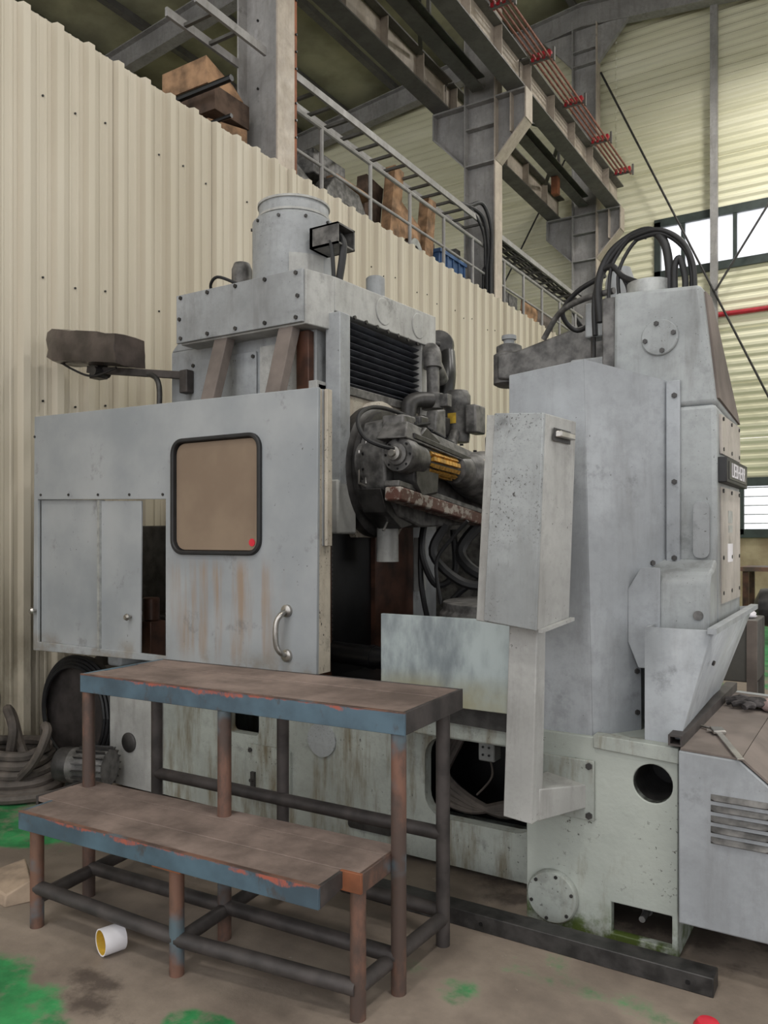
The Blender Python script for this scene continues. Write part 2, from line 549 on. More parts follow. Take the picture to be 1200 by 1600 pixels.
scr = MB()
yy = 4.015 - 5 * PITCH
k = 0
while yy < 14.2:
    o = build('cladding_sheet', sheet(yy + .003, yy + PITCH - .003), M['sheet'], wall_left, sharp=25)
    for zz in (.35, 1.35, 2.45, 3.3, 4.55):
        for q in (.45, .70, .95):
            scr.bolt((WX + .001, yy + PITCH * q - .02, zz + .03 * math.sin(k * 3 + q * 9)), (1, 0, 0), .008, .008)
    yy += PITCH; k += 1
build('sheet_screws', scr, M['black'], wall_left, kind='stuff')

# mezzanine behind the sheets
build('mezzanine_floor', MB().box(-12, -4.94, 2.0, 16.4, 4.62, 4.86), M['girder'], kind='structure')

# end wall: horizontal ribbed siding above a block dado
EY = 16.6
wall_back = thing('wall_back', None, None, (-6, EY, 0), kind='structure')


def siding(x0, x1, z0, z1):
    mb = MB(); pr = []
    zz = z0
    while zz < z1 - .01:
        for dz, dy in ((0, 0), (.05, -.03), (.10, -.03), (.13, 0)):
            if zz + dz < z1: pr.append((EY + dy, zz + dz))
        zz += .165
    pr.append((EY, z1))
    vs = [(x, y, q) for x in (x0, x1) for (y, q) in pr] + [(x, EY + .03, q) for x in (x0, x1) for (y, q) in pr]
    n = len(pr); fs = []
    for i in range(n - 1):
        fs += [(i, i + 1, n + i + 1, n + i), (2 * n + i, 3 * n + i, 3 * n + i + 1, 2 * n + i + 1)]
    fs += [(0, n, 3 * n, 2 * n), (n - 1, 3 * n - 1, 4 * n - 1, 2 * n - 1)]
    return mb.add(vs, fs)


UW = (-3.9, 3.6, 6.74, 7.82)     # upper window band
LW = (-2.36, 2.4, 1.56, 2.58)    # lower window
courses = [1.5, 2.62, 3.4, 4.45, 5.5, 6.74, 7.82, 8.9, 10.0, 11.1, 12.2, 13.2]
for a, b in zip(courses[:-1], courses[1:]):
    spans = [(-21, -13), (-13, -4.7), (-4.7, 3.6), (3.6, 12)]
    if a == 6.74: spans = [(-21, -13), (-13, UW[0]), (3.6, 12)]
    if a == 1.5: spans = [(-21, -13), (-13, LW[0]), (2.4, 12)]
    for x0, x1 in spans:
        build('siding_sheet', siding(x0, x1 - .01, a + .004, b - .004), M['siding'], wall_back, sharp=20)
dd = MB().box(-21, 12, EY - .02, EY + .15, 0, 1.5)
build('block_dado', dd, M['dado'], wall_back)


def hall_window(name, W, mull, nz=None):
    x0, x1, z0, z1 = W
    r = thing(name, None, None, ((x0 + x1) / 2, EY, z0), kind='structure')
    fr = MB(); y0, y1 = EY - .07, EY + .05
    fr.box(x0 - .02, x1 + .02, y0, y1, z1 - .1, z1 + .06).box(x0 - .02, x1 + .02, y0, y1, z0 - .06, z0 + .1)
    fr.box(x0 - .02, x0 + .1, y0, y1, z0, z1).box(x1 - .1, x1 + .02, y0, y1, z0, z1)
    build('window_frame', fr, M['winframe'], r)
    xs = [x0 + .1] + mull + [x1 - .1]
    for m in mull: build('mullion', MB().box(m - .035, m + .035, y0 + .01, y1 - .01, z0 + .1, z1 - .1), M['winframe'], r)
    for a, b in zip(xs[:-1], xs[1:]):
        build('pane', MB().box(a + .02, b - .02, EY - .012, EY - .006, z0 + .1, z1 - .1), M['frost'], r)
    return r


w1 = hall_window('window_1', UW, [-3.37, -2.42, -1.9 + .15, -.6, .6, 1.8])
w2 = hall_window('window_2', LW, [-1.2, 0, 1.2])
for i in range(5):
    zz = LW[2] + .2 + i * .17
    build('glazing_bar', MB().box(LW[0] + .1, LW[1] - .1, EY - .03, EY - .013, zz, zz + .02), M['galv'], w2)

# far outer wall on the left, behind the storage bay
wo = thing('wall_left_outer', None, None, (-20.5, 6, 0), kind='structure')
for i in range(10):
    build('siding_panel', MB().box(-20.6, -20.5, -12 + i * 2.9, -12 + i * 2.9 + 2.88, 0, 11.2), M['siding'], wo)

# unseen right wall, added to limit side light: closed above, open below
wr = thing('wall_right_added', None, None, (9, 4, 0), kind='structure')
for i in range(9):
    y0 = -8 + i * 2.8
    build('siding_panel', MB().box(9, 9.1, y0, y0 + 2.78, 7.5, 11.1), M['siding'], wr)
    build('siding_post', MB().box(8.95, 9.15, y0 - .1, y0 + .1, 0, 7.5), M['steelpaint'], wr)

# roof
ceiling = thing('ceiling', None, None, (-5.3, 4, 12), kind='structure')
RX, RZ = -5.3, 12.75


def roof_z(x): return RZ - (.10 if x < RX else .13) * abs(x - RX)


for x0, x1 in ((-21, -17), (-17, -13), (-13, -9), (-9, RX), (RX, -1.5), (-1.5, 2.5), (2.5, 6.5), (6.5, 9)):
    for y0, y1 in ((-8, -1), (-1, 5.5), (5.5, 11.5), (11.5, 17.2)):
        mb = MB()
        mb.hexa([(x0, y0, roof_z(x0)), (x1 - .01, y0, roof_z(x1)), (x1 - .01, y1 - .01, roof_z(x1)), (x0, y1 - .01, roof_z(x0)),
                 (x0, y0, roof_z(x0) + .06), (x1 - .01, y0, roof_z(x1) + .06), (x1 - .01, y1 - .01, roof_z(x1) + .06), (x0, y1 - .01, roof_z(x0) + .06)])
        build('roof_sheet', mb, M['roof'], ceiling)
for x in [-20 + 1.45 * i for i in range(20)]:
    zz = roof_z(x)
    mb = MB().box(x - .04, x + .04, -8, 17, zz - .2, zz - .02).box(x - .04, x + .1, -8, 17, zz - .215, zz - .2)
    build('purlin', mb, M['girder'], ceiling)
rl = ['grey steel roof rafter over the storage bay above the crane columns, second frame',
      'grey steel roof rafter against the end wall', 'grey steel roof rafter over the nearest crane column']


def rafter(y, label):
    r = thing('roof_rafter', label, 'rafter', (RX, y, 11.6))
    for xa, xb in ((-20.5, RX), (RX, 8.5)):
        za, zb = roof_z(xa) - .22, roof_z(xb) - .22
        d = .5
        for nm, t0, t1, wd in (('bottom_flange', -d, -d + .025, .12), ('web', -d + .025, -.025, .012), ('top_flange', -.025, 0, .12)):
            mb = MB().hexa([(xa, y - wd, za + t0), (xb, y - wd, zb + t0), (xb, y + wd, zb + t0), (xa, y + wd, za + t0),
                            (xa, y - wd, za + t1), (xb, y - wd, zb + t1), (xb, y + wd, zb + t1), (xa, y + wd, za + t1)])
            build(nm, mb, M['steelpaint'], r)


rafter(11.3, rl[0]); rafter(16.25, rl[1]); rafter(6.2, rl[2])

for i, (x, y) in enumerate(ADDED_LAMPS):
    r = thing('added_lamp', ['added unseen lamp over the open hall, nearest of the right row', 'added unseen lamp over the open hall, middle of the right row', 'added unseen lamp over the open hall, farthest of the right row', 'added unseen lamp under the roof behind the photographer', 'added unseen lamp brightening the end wall beside the crane runway'][i], 'lamp', (x, y, 10.6), 'added lamps')
    build('reflector', MB().lathe([(.08, 1), (.1, .75), (.24, .3), (.26, 0)], (x, y, 10.62), (x, y, 11.05), 20), M['galv'], r)
    build('diffuser', MB().lathe([(.23, 0), (.23, 1)], (x, y, 10.625), (x, y, 10.64), 20), M['lampglow'], r)
    build('cable', MB().cyl((x, y, 11.0), (x, y, roof_z(x) - .05), .012, 6), M['black'], r)
    area_light('added_lamp_light', (x, y, 10.58), (0, 0, 0), .9, .9, 260)
r = thing('pendant_lamp', 'unlit round high bay lamp hanging over the storage bay at top of frame', 'lamp', (-8.6, 8.6, 10.7))
build('reflector', MB().lathe([(.1, 1), (.12, .7), (.26, .3), (.3, 0), (.27, 0), (.22, .3)], (-8.6, 8.6, 10.7), (-8.6, 8.6, 11.1), 24), M['galv'], r)
build('bulb', MB().lathe([(.01, 0), (.07, .2), (.08, .5), (.04, 1)], (-8.6, 8.6, 10.72), (-8.6, 8.6, 10.98), 14), M['white'], r)
build('cable', MB().cyl((-8.6, 8.6, 11.08), (-8.6, 8.6, 12.4), .015, 6), M['black'], r)


# ------------------------------------------------------------------ crane columns and runway
def column(y, label, corbel=True, top=12.0):
    r = thing('steel_column', label, 'column', (-5.2, y, 0), None)
    x0, x1 = -5.47, -4.95
    b = .13
    build('flange', MB().box(x1 - .02, x1, y - b, y + b, 0, top), M['steelface'], r)
    build('flange', MB().box(x0, x0 + .02, y - b, y + b, 0, top), M['steelpaint'], r)
    build('web', MB().box(x0 + .02, x1 - .02, y - .008, y + .008, 0, top), M['steelpaint'], r)
    if corbel:
        L, Rr = -6.0, -4.48
        br = r
        for nm, poly in (('corbel', [(x0, 7.2), (L, 7.75), (L, 8.12), (x0, 8.12)]), ('corbel', [(x1, 7.2), (x1, 8.12), (Rr, 8.12), (Rr, 7.7)])):
            c = build(nm, MB().prism(poly, 'xz', y - .008, y + .008), M['steelpaint'], r)
            lo, hi = (L, x0) if nm == 'corbel' and poly[1][0] == L else (x1, Rr)
            build('top_flange', MB().box(lo, hi, y - b, y + b, 8.12, 8.145), M['steelpaint'], c)
            if lo == L:
                build('sloped_flange', MB().bar((L, y, 7.74), (x0, y, 7.19), 2 * b, .02), M['steelpaint'], c)
                build('end_plate', MB().box(L - .02, L, y - b, y + b, 7.74, 8.145), M['steelpaint'], c)
            else:
                build('sloped_flange', MB().bar((x1, y, 7.19), (Rr, y, 7.69), 2 * b, .02), M['steelface'], c)
                build('end_plate', MB().box(Rr, Rr + .02, y - b, y + b, 7.69, 8.145), M['steelface'], c)
                build('stiffener', MB().box(-4.72, -4.70, y - b + .01, y + b - .01, 7.55, 8.12), M['steelface'], c)
        for zz in (7.18, 7.74, 8.12):
            build('stiffener_plate', MB().box(x0 + .02, x1 - .02, y - b + .01, y + b - .01, zz, zz + .02), M['steelpaint'], r)
    return r


c1 = column(6.12, 'steel column nearest the camera with an orange edge, behind the cream wall', True)
build('edge_strip', MB().box(-4.972, -4.952, 6.252, 6.29, 0, 12), M['orange'], c1)
bb = MB()
for i in range(12): bb.bolt((-5.3, 6.11, 5.3 + i * .17) if i % 4 == 0 else (-4.948, 6.27, 5.3 + i * .17), (0, -1, 0) if i % 4 == 0 else (1, 0, 0), .012, .012)
build('bolts', bb, M['black'], c1, kind='stuff')
c2 = column(11.2, 'steel crane column in the middle with a wide corbel and a hose down its face')
c3 = column(16.2, 'farthest steel crane column standing against the end wall')
build('haunch', MB().prism([(-4.95, 11.2), (-4.95, 11.95), (-4.3, 11.95)], 'xz', 16.15, 16.25), M['steelpaint'], c3)
build('haunch', MB().prism([(-5.47, 11.2), (-5.47, 11.95), (-6.1, 11.95)], 'xz', 16.15, 16.25), M['steelpaint'], c3)
for zz in (11.2, 11.5): build('stiffener_plate', MB().box(-5.45, -4.97, 16.08, 16.32, zz, zz + .02), M['steelpaint'], c3)


def girder(x, y0, y1, label):
    r = thing('crane_girder', label, 'girder', (x, y0, 8.145), None)
    build('bottom_flange', MB().box(x - .14, x + .14, y0, y1, 8.147, 8.17), M['girder'], r)  # flanges darker than the web: their shaded undersides are put into the colour
    build('web', MB().box(x - .008, x + .008, y0, y1, 8.17, 8.62), M['steelface'], r)
    build('top_flange', MB().box(x - .14, x + .14, y0, y1, 8.62, 8.645), M['girder'], r)
    build('crane_rail', MB().box(x - .03, x + .03, y0, y1, 8.645, 8.72), M['dark'], r)
    yy = y0 + .12
    while yy < y1:
        for sg in (-1, 1):
            build('web_stiffener', MB().box(x + .01 if sg > 0 else x - .13, x + .13 if sg > 0 else x - .01, yy, yy + .014, 8.17, 8.62), M['steelface'], r)
        yy += 1.0
    return r


girder(-4.62, 1.2, 6.08, 'crane runway girder over the hall side, nearest span')
girder(-4.62, 6.15, 11.17, 'crane runway girder over the hall side carrying red conductor bars')
girder(-4.62, 11.23, 16.35, 'crane runway girder on the hall side between middle and farthest columns')
girder(-5.86, 1.2, 6.08, 'crane runway girder on the storage side, nearest span')
girder(-5.86, 6.15, 11.17, 'crane runway girder on the storage side ending at the middle column')
girder(-5.86, 11.23, 16.35, 'crane runway girder on the storage side between middle and farthest columns')
for i, (y0, y1, lb) in enumerate(((6.26, 11.06, 'channel tie running along the columns between first and middle column'), (11.34, 16.06, 'channel tie running along the columns between middle and farthest column'))):
    r = thing('tie_beam', lb, 'beam', (-5.22, y0, 8.3))
    build('channel', MB().box(-5.32, -5.3, y0, y1, 8.28, 8.48).box(-5.3, -5.12, y0, y1, 8.28, 8.3).box(-5.3, -5.12, y0, y1, 8.46, 8.48), M['girder'], r)
    build('hanger', MB().bar((-5.2, y0 + 1.6, 8.48), (-5.2, y0 + 1.6, 9.6), .05, .05), M['girder'], r)
    build('hanger', MB().bar((-5.2, y0 + 3.2, 8.48), (-5.2, y0 + 3.2, 9.6), .05, .05), M['girder'], r)
    build('handrail', MB().box(-5.24, -5.19, y0, y1, 9.58, 9.64), M['girder'], r)
    build('lacing', MB().bar((-5.72, y0 + .4, 8.55), (-4.75, y0 + 2.1, 8.55), .06, .05).bar((-4.75, y0 + 2.1, 8.55), (-5.72, y0 + 3.9, 8.55), .06, .05), M['girder'], r)
build('chain_block', MB().box(-5.3, -5.18, 14.4, 14.55, 7.95, 8.27), M['orange'], origin=(-5.24, 14.47, 7.95))
tag(bpy.data.objects['chain_block'], 'small orange box hanging under the tie near the farthest column', 'box')

r = thing('conductor_rail', 'four red conductor bars on brackets beside the crane girder', 'conductor rail', (-4.25, 11, 8.3))
for i in range(4):
    x = -4.42 + i * .085; zz = 8.62 - i * .02
    build('conductor_bar', MB().cyl((x, 2, zz), (x, 15.6 + .1 * (i % 2), zz), .018, 8), M['copperred'], r)
yy = 6.9
while yy < 15.6:
    b = build('bracket', MB().box(-4.48, -4.12, yy, yy + .04, 8.55, 8.59).box(-4.12, -4.09, yy, yy + .04, 8.5, 8.7), M['girder'], r)
    for i in range(4): build('insulator', MB().box(-4.44 + i * .085, -4.40 + i * .085, yy - .03, yy + .07, 8.56, 8.66), M['red'], b)
    yy += 1.45

# guard rail of the mezzanine
r = thing('guard_railing', 'grey pipe guard railing along the mezzanine edge', 'railing', (-5.1, 10, 4.86))
for a, b in ((6.3, 11.0), (11.4, 15.6)):
    build('top_rail', MB().cyl((-5.1, a, 5.88), (-5.1, b, 5.88), .026, 8), M['steelpaint'], r)
    build('mid_rail', MB().cyl((-5.1, a, 5.47), (-5.1, b, 5.47), .018, 8), M['steelpaint'], r)
build('top_rail', MB().cyl((-6.3, 5.38, 5.64), (-4.98, 5.38, 5.64), .03, 8), M['black'], r)
build('mid_rail', MB().cyl((-6.3, 5.38, 5.3), (-4.98, 5.38, 5.3), .02, 8), M['black'], r)
for y in (6.9, 7.86, 8.78, 9.7, 10.6, 11.75, 12.55, 13.4, 14.3, 15.2):
    build('post', MB().cyl((-5.1, y, 4.86), (-5.1, y, 5.88), .024, 8), M['steelpaint'], r)


def ladder(y0, y1, label, tilt=0):
    r = thing('cable_ladder', label, 'cable tray', (-5.28, y0, 6.2))
    for x in (-5.1, -5.46):
        build('side_rail', MB().box(x - .015, x + .015, y0, y1, 6.18, 6.26), M['steelpaint'], r)
    yy = y0 + .2
    while yy < y1 - .1:
        build('rung', MB().box(-5.445, -5.115, yy, yy + .035, 6.19, 6.22), M['girder'], r)
        yy += .32
    return r


ladder(5.05, 5.985, 'short cable ladder end sticking out left of the nearest column')
ladder(6.255, 11.06, 'galvanised cable ladder running above the railing between first and middle columns')
l2 = ladder(11.34, 15.5, 'dark cable ladder above the railing beyond the middle column')
cb = MB()
for i in range(6):
    y = 11.7
    pts = []
    while y < 15.8:
        pts.append((-5.42 + .05 * i + random.uniform(-.02, .02), y, 6.282 + random.uniform(0, .03))); y += .45
    pts += [(-5.3, 15.6, 6.05), (-5.1 + .04 * i, 15.9, 5.4)]
    cb.tube(pts, .02, 6)
tag(build('cable_bundle', cb, M['rubber']), 'bundle of black cables lying in the far cable ladder', 'cables')
r = thing('cable_drop', 'black hoses looping off the cable ladder down the middle column', 'cables', (-5.0, 10.95, 5))
for i in range(3):
    build('cable', MB().tube([(-5.25, 10.2, 6.30), (-5.15, 10.55, 6.34), (-5.05, 10.85, 6.45 - .2 * i), (-4.98 - .05 * i, 11.0, 6.1 - .25 * i), (-5.0 - .06 * i, 11.02, 5.5), (-5.0 - .06 * i, 11.02, 4.9)], .03 if i < 2 else .02, 8), M['rubber'], r)

# end wall: wind post, tie rods, red pipe
tag(build('wind_post', MB().box(-2.83, -2.7, 16.33, 16.45, 0, 11.9), M['steelpaint']), 'slim grey wind post on the end wall crossing the window band', 'post')
tag(build('tie_rod', MB().cyl((-4.93, 16.29, 11.05), (-1.0, 16.29, 2.3), .022, 6), M['dark']), 'thin diagonal rod falling right from the farthest column', 'rod')
tag(build('tie_rod', MB().cyl((-2.72, 16.25, 6.2), (.7, 16.25, 11.6), .022, 6), M['dark']), 'thin diagonal rod rising right from the wind post across the window', 'rod')
tag(build('tie_rod', MB().cyl((-5.1, 16.42, 10.6), (-8.6, 16.42, 4.6), .02, 6), M['dark']), 'thin diagonal rod falling left behind the crane girders', 'rod')
tag(build('water_pipe', MB().cyl((-4.8, 16.515, 5.8), (5, 16.515, 5.8), .048, 10), M['red']), 'red pipe running level along the end wall', 'pipe')

# ------------------------------------------------------------------ things stored on the mezzanine
def leaf(name, mb, mat, label, cat, bevel=.004, group=None):
    return tag(build(name, mb, mat, bevel=bevel), label, cat, group)


MZ = 4.86
leaf('timber_block', MB().hexa([(-5.9, 5.44, MZ), (-5.3, 5.44, MZ), (-5.3, 5.95, MZ), (-5.9, 5.95, MZ), (-5.85, 5.46, 5.42), (-5.35, 5.46, 5.42), (-5.3, 5.95, 5.5), (-5.85, 5.95, 5.5)]), M['wood'], 'brown timber block under the stack left of the nearest column', 'timber')
leaf('timber_block', MB().box(-5.85, -5.3, 5.5, 5.98, 5.51, 5.74), M['wooddark'], 'dark timber block in the middle of the stack left of the nearest column', 'timber')
leaf('timber_block', MB().hexa([(-5.95, 5.45, 5.745), (-5.35, 5.45, 5.745), (-5.3, 5.9, 5.745), (-5.85, 5.9, 5.745), (-5.95, 5.45, 6.0), (-5.38, 5.47, 6.02), (-5.35, 5.8, 5.88), (-5.85, 5.8, 5.86)]), M['wood'], 'pale timber plank on top of the stack left of the nearest column', 'timber')
leaf('timber_block', MB().box(-5.7, -5.3, 6.5, 6.72, MZ, 5.8), M['wood'], 'short timber upright just right of the nearest column', 'timber')
leaf('casting', MB().hexa([(-5.9, 6.75, MZ), (-5.4, 6.75, MZ), (-5.4, 7.15, MZ), (-5.9, 7.15, MZ), (-5.9, 6.8, 5.7), (-5.45, 6.8, 5.66), (-5.42, 7.12, 5.5), (-5.9, 7.12, 5.5)]), M['iron'], 'grey scrap casting right beside the nearest column', 'casting', .02)
leaf('casting_plate', MB().prism([(7.3, MZ), (8.15, MZ), (8.25, 5.3), (8.0, 5.62), (7.5, 5.66), (7.2, 5.3)], 'yz', -5.6, -5.35, [circ(7.75, 5.25, .16, 20)]), M['iron'], 'grey brown plate with a round hole leaning behind the railing', 'plate', .01)
leaf('casting_ring', MB().lathe([(.15, 0), (.15, 1), (.1, 1), (.1, 0), (.15, 0)], (-5.34, 7.75, 5.25), (-5.62, 7.75, 5.25), 20), M['dark'], 'dark ring set in the hole of the leaning plate', 'ring')
leaf('casting_block', MB().box(-5.85, -5.55, 7.35, 8.0, 5.7, 5.98), M['iron'], 'grey block lying above the plate with the round hole', 'block', .015)
leaf('timber_block', MB().box(-5.55, -5.4, 7.6, 8.35, 5.68, 5.74), M['wood'], 'thin timber lath on the leaning grey plate', 'timber')
leaf('steel_board', MB().prism([(8.4, MZ), (8.75, MZ), (8.95, 6.1), (8.55, 6.15)], 'yz', -5.75, -5.6), M['wooddark'], 'dark upright board between the plate and the timber frame', 'board')
r = thing('timber_arch', 'pale timber arch with two posts and an arched cutout behind the railing', 'frame', (-5.45, 9.2, MZ))
build('post', MB().prism([(8.62, MZ), (8.86, MZ), (9.06, 6.3), (8.84, 6.32)], 'yz', -5.5, -5.35), M['wood'], r, .006)
build('post', MB().prism([(9.52, MZ), (9.78, MZ), (9.95, 6.22), (9.74, 6.22)], 'yz', -5.5, -5.35), M['wood'], r, .006)
ar = [(8.86, MZ), (9.05, 5.95), (9.6, 5.75), (9.55, MZ)] + [(9.5 - .22 + .22 * math.cos(PI * k / 8), 5.25 + .26 * math.sin(PI * k / 8)) for k in range(9)] + [(9.06, MZ)]
build('arched_board', MB().prism(ar, 'yz', -5.46, -5.4), M['wood'], r)
leaf('half_ring', MB().prism([(9.3 + .2 * math.cos(PI * k / 12), 5.2 + .3 * math.sin(PI * k / 12)) for k in range(13)] + [(9.3 + .13 * math.cos(PI * k / 12), 5.2 + .2 * math.sin(PI * k / 12)) for k in range(12, -1, -1)], 'yz', -5.36, -5.3), M['galv'], 'pale grey half ring in the arch of the timber frame', 'ring')
leaf('crate', MB().box(-5.75, -5.3, 9.85, 10.85, 4.87, 5.2), M['wooddark'], 'brown crate under the blue box behind the railing', 'crate')
r = thing('blue_box', 'blue plastic stacking box behind the railing near the middle column', 'box', (-5.45, 10.3, 5.2))
build('body', MB().box(-5.7, -5.3, 9.95, 10.75, 5.2, 5.56), M['bluecrate'], r, .015)
for k in range(5): build('rib', MB().box(-5.3, -5.28, 9.98 + k * .18, 10.01 + k * .18, 5.22, 5.52), M['bluecrate'], r)
build('rim', MB().box(-5.72, -5.27, 9.93, 10.77, 5.52, 5.57), M['bluecrate'], r)
leaf('steel_cabinet', MB().box(-6.1, -5.78, 9.9, 10.7, 4.87, 5.95), M['kraft'], 'brown sheet steel cabinet behind the blue box', 'cabinet')
leaf('steel_cabinet', MB().box(-5.95, -5.52, 10.9, 11.05, 4.87, 5.9), M['iron'], 'narrow dark cabinet just left of the middle column', 'cabinet')
for k in range(3):
    leaf('grey_bin', MB().prism([(11.75 + k * .4, 5.02), (12.08 + k * .4, 5.02), (12.1 + k * .4, 5.62), (11.73 + k * .4, 5.62)], 'yz', -5.7, -5.35), M['iron'],
         ['grey bin stacked right beside the middle column', 'second grey bin from the middle column', 'third grey bin from the middle column, next to the wood board'][k], 'bin', .01, 'grey bins on the mezzanine')
leaf('rack_shelf', MB().box(-5.75, -5.3, 11.6, 12.95, 4.86, 5.0), M['girder'], 'low steel rack under the grey bins beyond the middle column', 'rack')
leaf('wood_board', MB().prism([(13.15, MZ), (13.75, MZ), (13.95, 5.65), (13.3, 5.72)], 'yz', -5.45, -5.38), M['wood'], 'orange brown board leaning beyond the middle column', 'board')
leaf('steel_sheet', MB().prism([(13.95, MZ), (14.75, MZ), (14.85, 5.7), (14.05, 5.75)], 'yz', -5.5, -5.42), M['kraft'], 'pale grey panel leaning right of the wood board', 'panel')

# ------------------------------------------------------------------ the gear hobbing machine
mach = thing('gear_hobbing_machine', 'large old grey gear hobbing machine filling the middle of the hall', 'machine', (-2.2, 3.8, 0))
G = M['green']
# bed
bed = build('bed', MB().box(-3.93, -1.2, 3.72, 5.6, .03, .7).box(-3.93, -3.87, 3.26, 3.72, .05, .7).box(-1.3, -1.2, 3.26, 3.72, .03, .7)
            .box(-3.87, -1.3, 3.26, 3.72, .62, .7).box(-3.87, -1.3, 3.26, 3.72, .04, .12), G, mach, .006)
holes = [rrect(-1.78, -1.24, .235, .6, .1), rrect(-2.99, -2.77, .46, .66, .03), circ(-3.72, .52, .055)]
build('bed_front', MB().prism([(-3.93, .04), (-1.19, .03), (-1.19, .72), (-3.93, .72)], 'xz', 3.2, 3.26, holes), G, mach)
build('bed_left_plate', MB().box(-3.92, -3.48, 3.185, 3.2, .04, .72), M['grey2'], mach)
kn = build('bed_knob', MB().lathe([(.058, 0), (.058, .6), (.05, 1)], (-3.75, 3.185, .3), (-3.75, 3.172, .3), 24), M['dark'], mach, label='round black knob low on the bed')
ip = build('inspection_plate', MB().prism(rrect(-2.84, -2.55, .14, .42, .02), 'xz', 3.18, 3.2), G, mach, .003)
ib = MB()
for x in (-2.81, -2.58):
    for zz in (.17, .39): ib.bolt((x, 3.18, zz), (0, -1, 0), .012, .01)
build('screws', ib, M['dark'], ip, kind='stuff')
build('latch', MB().box(-2.80, -2.775, 3.165, 3.18, .2, .28).cyl((-2.787, 3.165, .24), (-2.787, 3.15, .24), .01, 8), M['dark'], ip)
build('round_plate', MB().lathe([(.085, 0), (.085, 1)], (-2.36, 3.2, .5), (-2.36, 3.19, .5), 24), M['chip'], mach)
build('foot_slot', MB().prism(rrect(-2.2, -1.95, .1, .16, .02), 'xz', 3.19, 3.2), M['dark'], mach)
# cables in the open bay of the bed
bay = thing('x', None, None, (0, 0, 0)); bpy.data.objects.remove(bay)
build('bay_shade_sheet', MB().box(-1.9, -1.3, 3.6, 3.61, .12, .62).box(-1.9, -1.89, 3.27, 3.6, .12, .62), M['black'], mach)  # black sheets added so the inside of the bay looks shaded
for i in range(4):
    build('bay_cable', MB().tube([(-1.74 + .02 * i, 3.4, .58), (-1.76, 3.34 - .01 * i, .42 - .03 * i), (-1.62, 3.3, .3 - .02 * i + .02), (-1.42, 3.3, .27 + .015 * i), (-1.28, 3.4, .33 + .01 * i)], .02, 7), M['hose'], mach)
for x in (-1.52, -1.36):
    so = build('socket', MB().box(x - .04, x + .04, 3.3, 3.38, .49, .585), M['socket'], mach, .008)
    sb = MB()
    for dx in (-.015, .015):
        for dz in (.52, .555): sb.bolt((x + dx, 3.3, dz), (0, -1, 0), .006, .004)
    build('pin_holes', sb, M['black'], so, kind='stuff')
    build('bay_wire', MB().tube([(x, 3.34, .5), (x + .02, 3.32, .42), (x - .05, 3.31, .33)], .005, 6), M['hose'], mach)
# right block of the bed
hol = [circ(-.707, .612, .07, 28), rect(-.857, -.64, .035, .15)]
rb = build('bed_right_block', MB().prism([(-1.19, .012), (-.62, .0), (-.62, .752), (-1.19, .752)], 'xz', 2.96, 3.0, hol)
           .box(-1.19, -1.15, 3.0, 4.2, .01, .75).box(-.63, -.62, 3.0, 4.15, .0, .752).box(-1.15, -.63, 3.0, 4.2, .7, .75).box(-1.15, -.66, 3.35, 3.4, .02, .7), M['moss'], mach, .004)
build('hole_tube', MB().lathe([(.07, 0), (.07, 1), (.073, 1), (.073, 0), (.07, 0)], (-.707, 2.965, .612), (-.707, 3.25, .612), 28), M['dark'], rb)
build('hole_shade_disc', MB().cyl((-.707, 3.24, .612), (-.707, 3.25, .612), .0715, 28), M['black'], rb)  # black disc added behind the dark tube to paint the hole's shade
build('round_cover', MB().lathe([(.1, 0), (.1, .7), (.094, 1)], (-1.078, 2.96, .125), (-1.078, 2.93, .125), 36), M['green'], rb)
rc = MB()
for k in range(6): rc.bolt((-1.078 + .083 * math.cos(k * PI / 3 + .3), 2.93, .125 + .083 * math.sin(k * PI / 3 + .3)), (0, -1, 0), .007, .005)
build('cover_screws', rc, M['dark'], rb, kind='stuff')
build('recess_stud', MB().cyl((-.76, 3.1, .085), (-.76, 3.02, .085), .012, 10).cyl((-.76, 3.35, .085), (-.76, 3.1, .085), .02, 10), M['iron'], rb)
build('top_lip', MB().hexa([(-.92, 2.945, .715), (-.615, 2.945, .70), (-.615, 3.0, .70), (-.92, 3.0, .715), (-.92, 2.945, .765), (-.615, 2.945, .755), (-.615, 3.0, .755), (-.92, 3.0, .765)]), M['green'], rb, .003)
# splash tray, trough and lip under it
build('splash_tray', MB().box(-1.885, -1.19, 2.99, 3.01, .79, 1.165), M['tray'], mach, .003)
build('tray_trough', MB().hexa([(-1.88, 3.04, .72), (-1.19, 3.04, .70), (-1.19, 3.3, .72), (-1.88, 3.3, .72), (-1.88, 3.04, .80), (-1.19, 3.04, .80), (-1.19, 3.3, .8), (-1.88, 3.3, .8)]), M['dark'], mach)
build('tray_lip', MB().box(-1.92, -1.19, 3.06, 3.22, .635, .735), G, mach, .01)

# main column body, guide ways
colm = build('column', MB().box(-3.79, -2.66, 3.55, 4.95, .7, 2.66).hexa([(-3.79, 3.55, 2.66), (-2.66, 3.55, 2.66), (-2.66, 4.9, 2.66), (-3.79, 4.9, 2.66), (-3.64, 3.55, 2.8), (-2.66, 3.55, 2.8), (-2.66, 4.85, 2.8), (-3.64, 4.85, 2.8)]), M['grey'], mach, .006)
build('side_plate', MB().box(-3.60, -3.08, 3.532, 3.55, 2.0, 2.58), M['grey'], colm, .003)
build('side_plate', MB().box(-3.05, -2.75, 3.53, 3.55, 2.28, 2.6), M['grey2'], colm, .003)
build('rust_corner', MB().box(-2.76, -2.675, 3.50, 3.55, 1.2, 2.64), M['rustway'], colm, .003)
sb = MB()
for x in (-3.58, -3.1):
    for zz in (2.3, 2.55): sb.bolt((x, 3.532, zz), (0, -1, 0), .012, .01)
build('screws', sb, M['dark'], colm, kind='stuff')
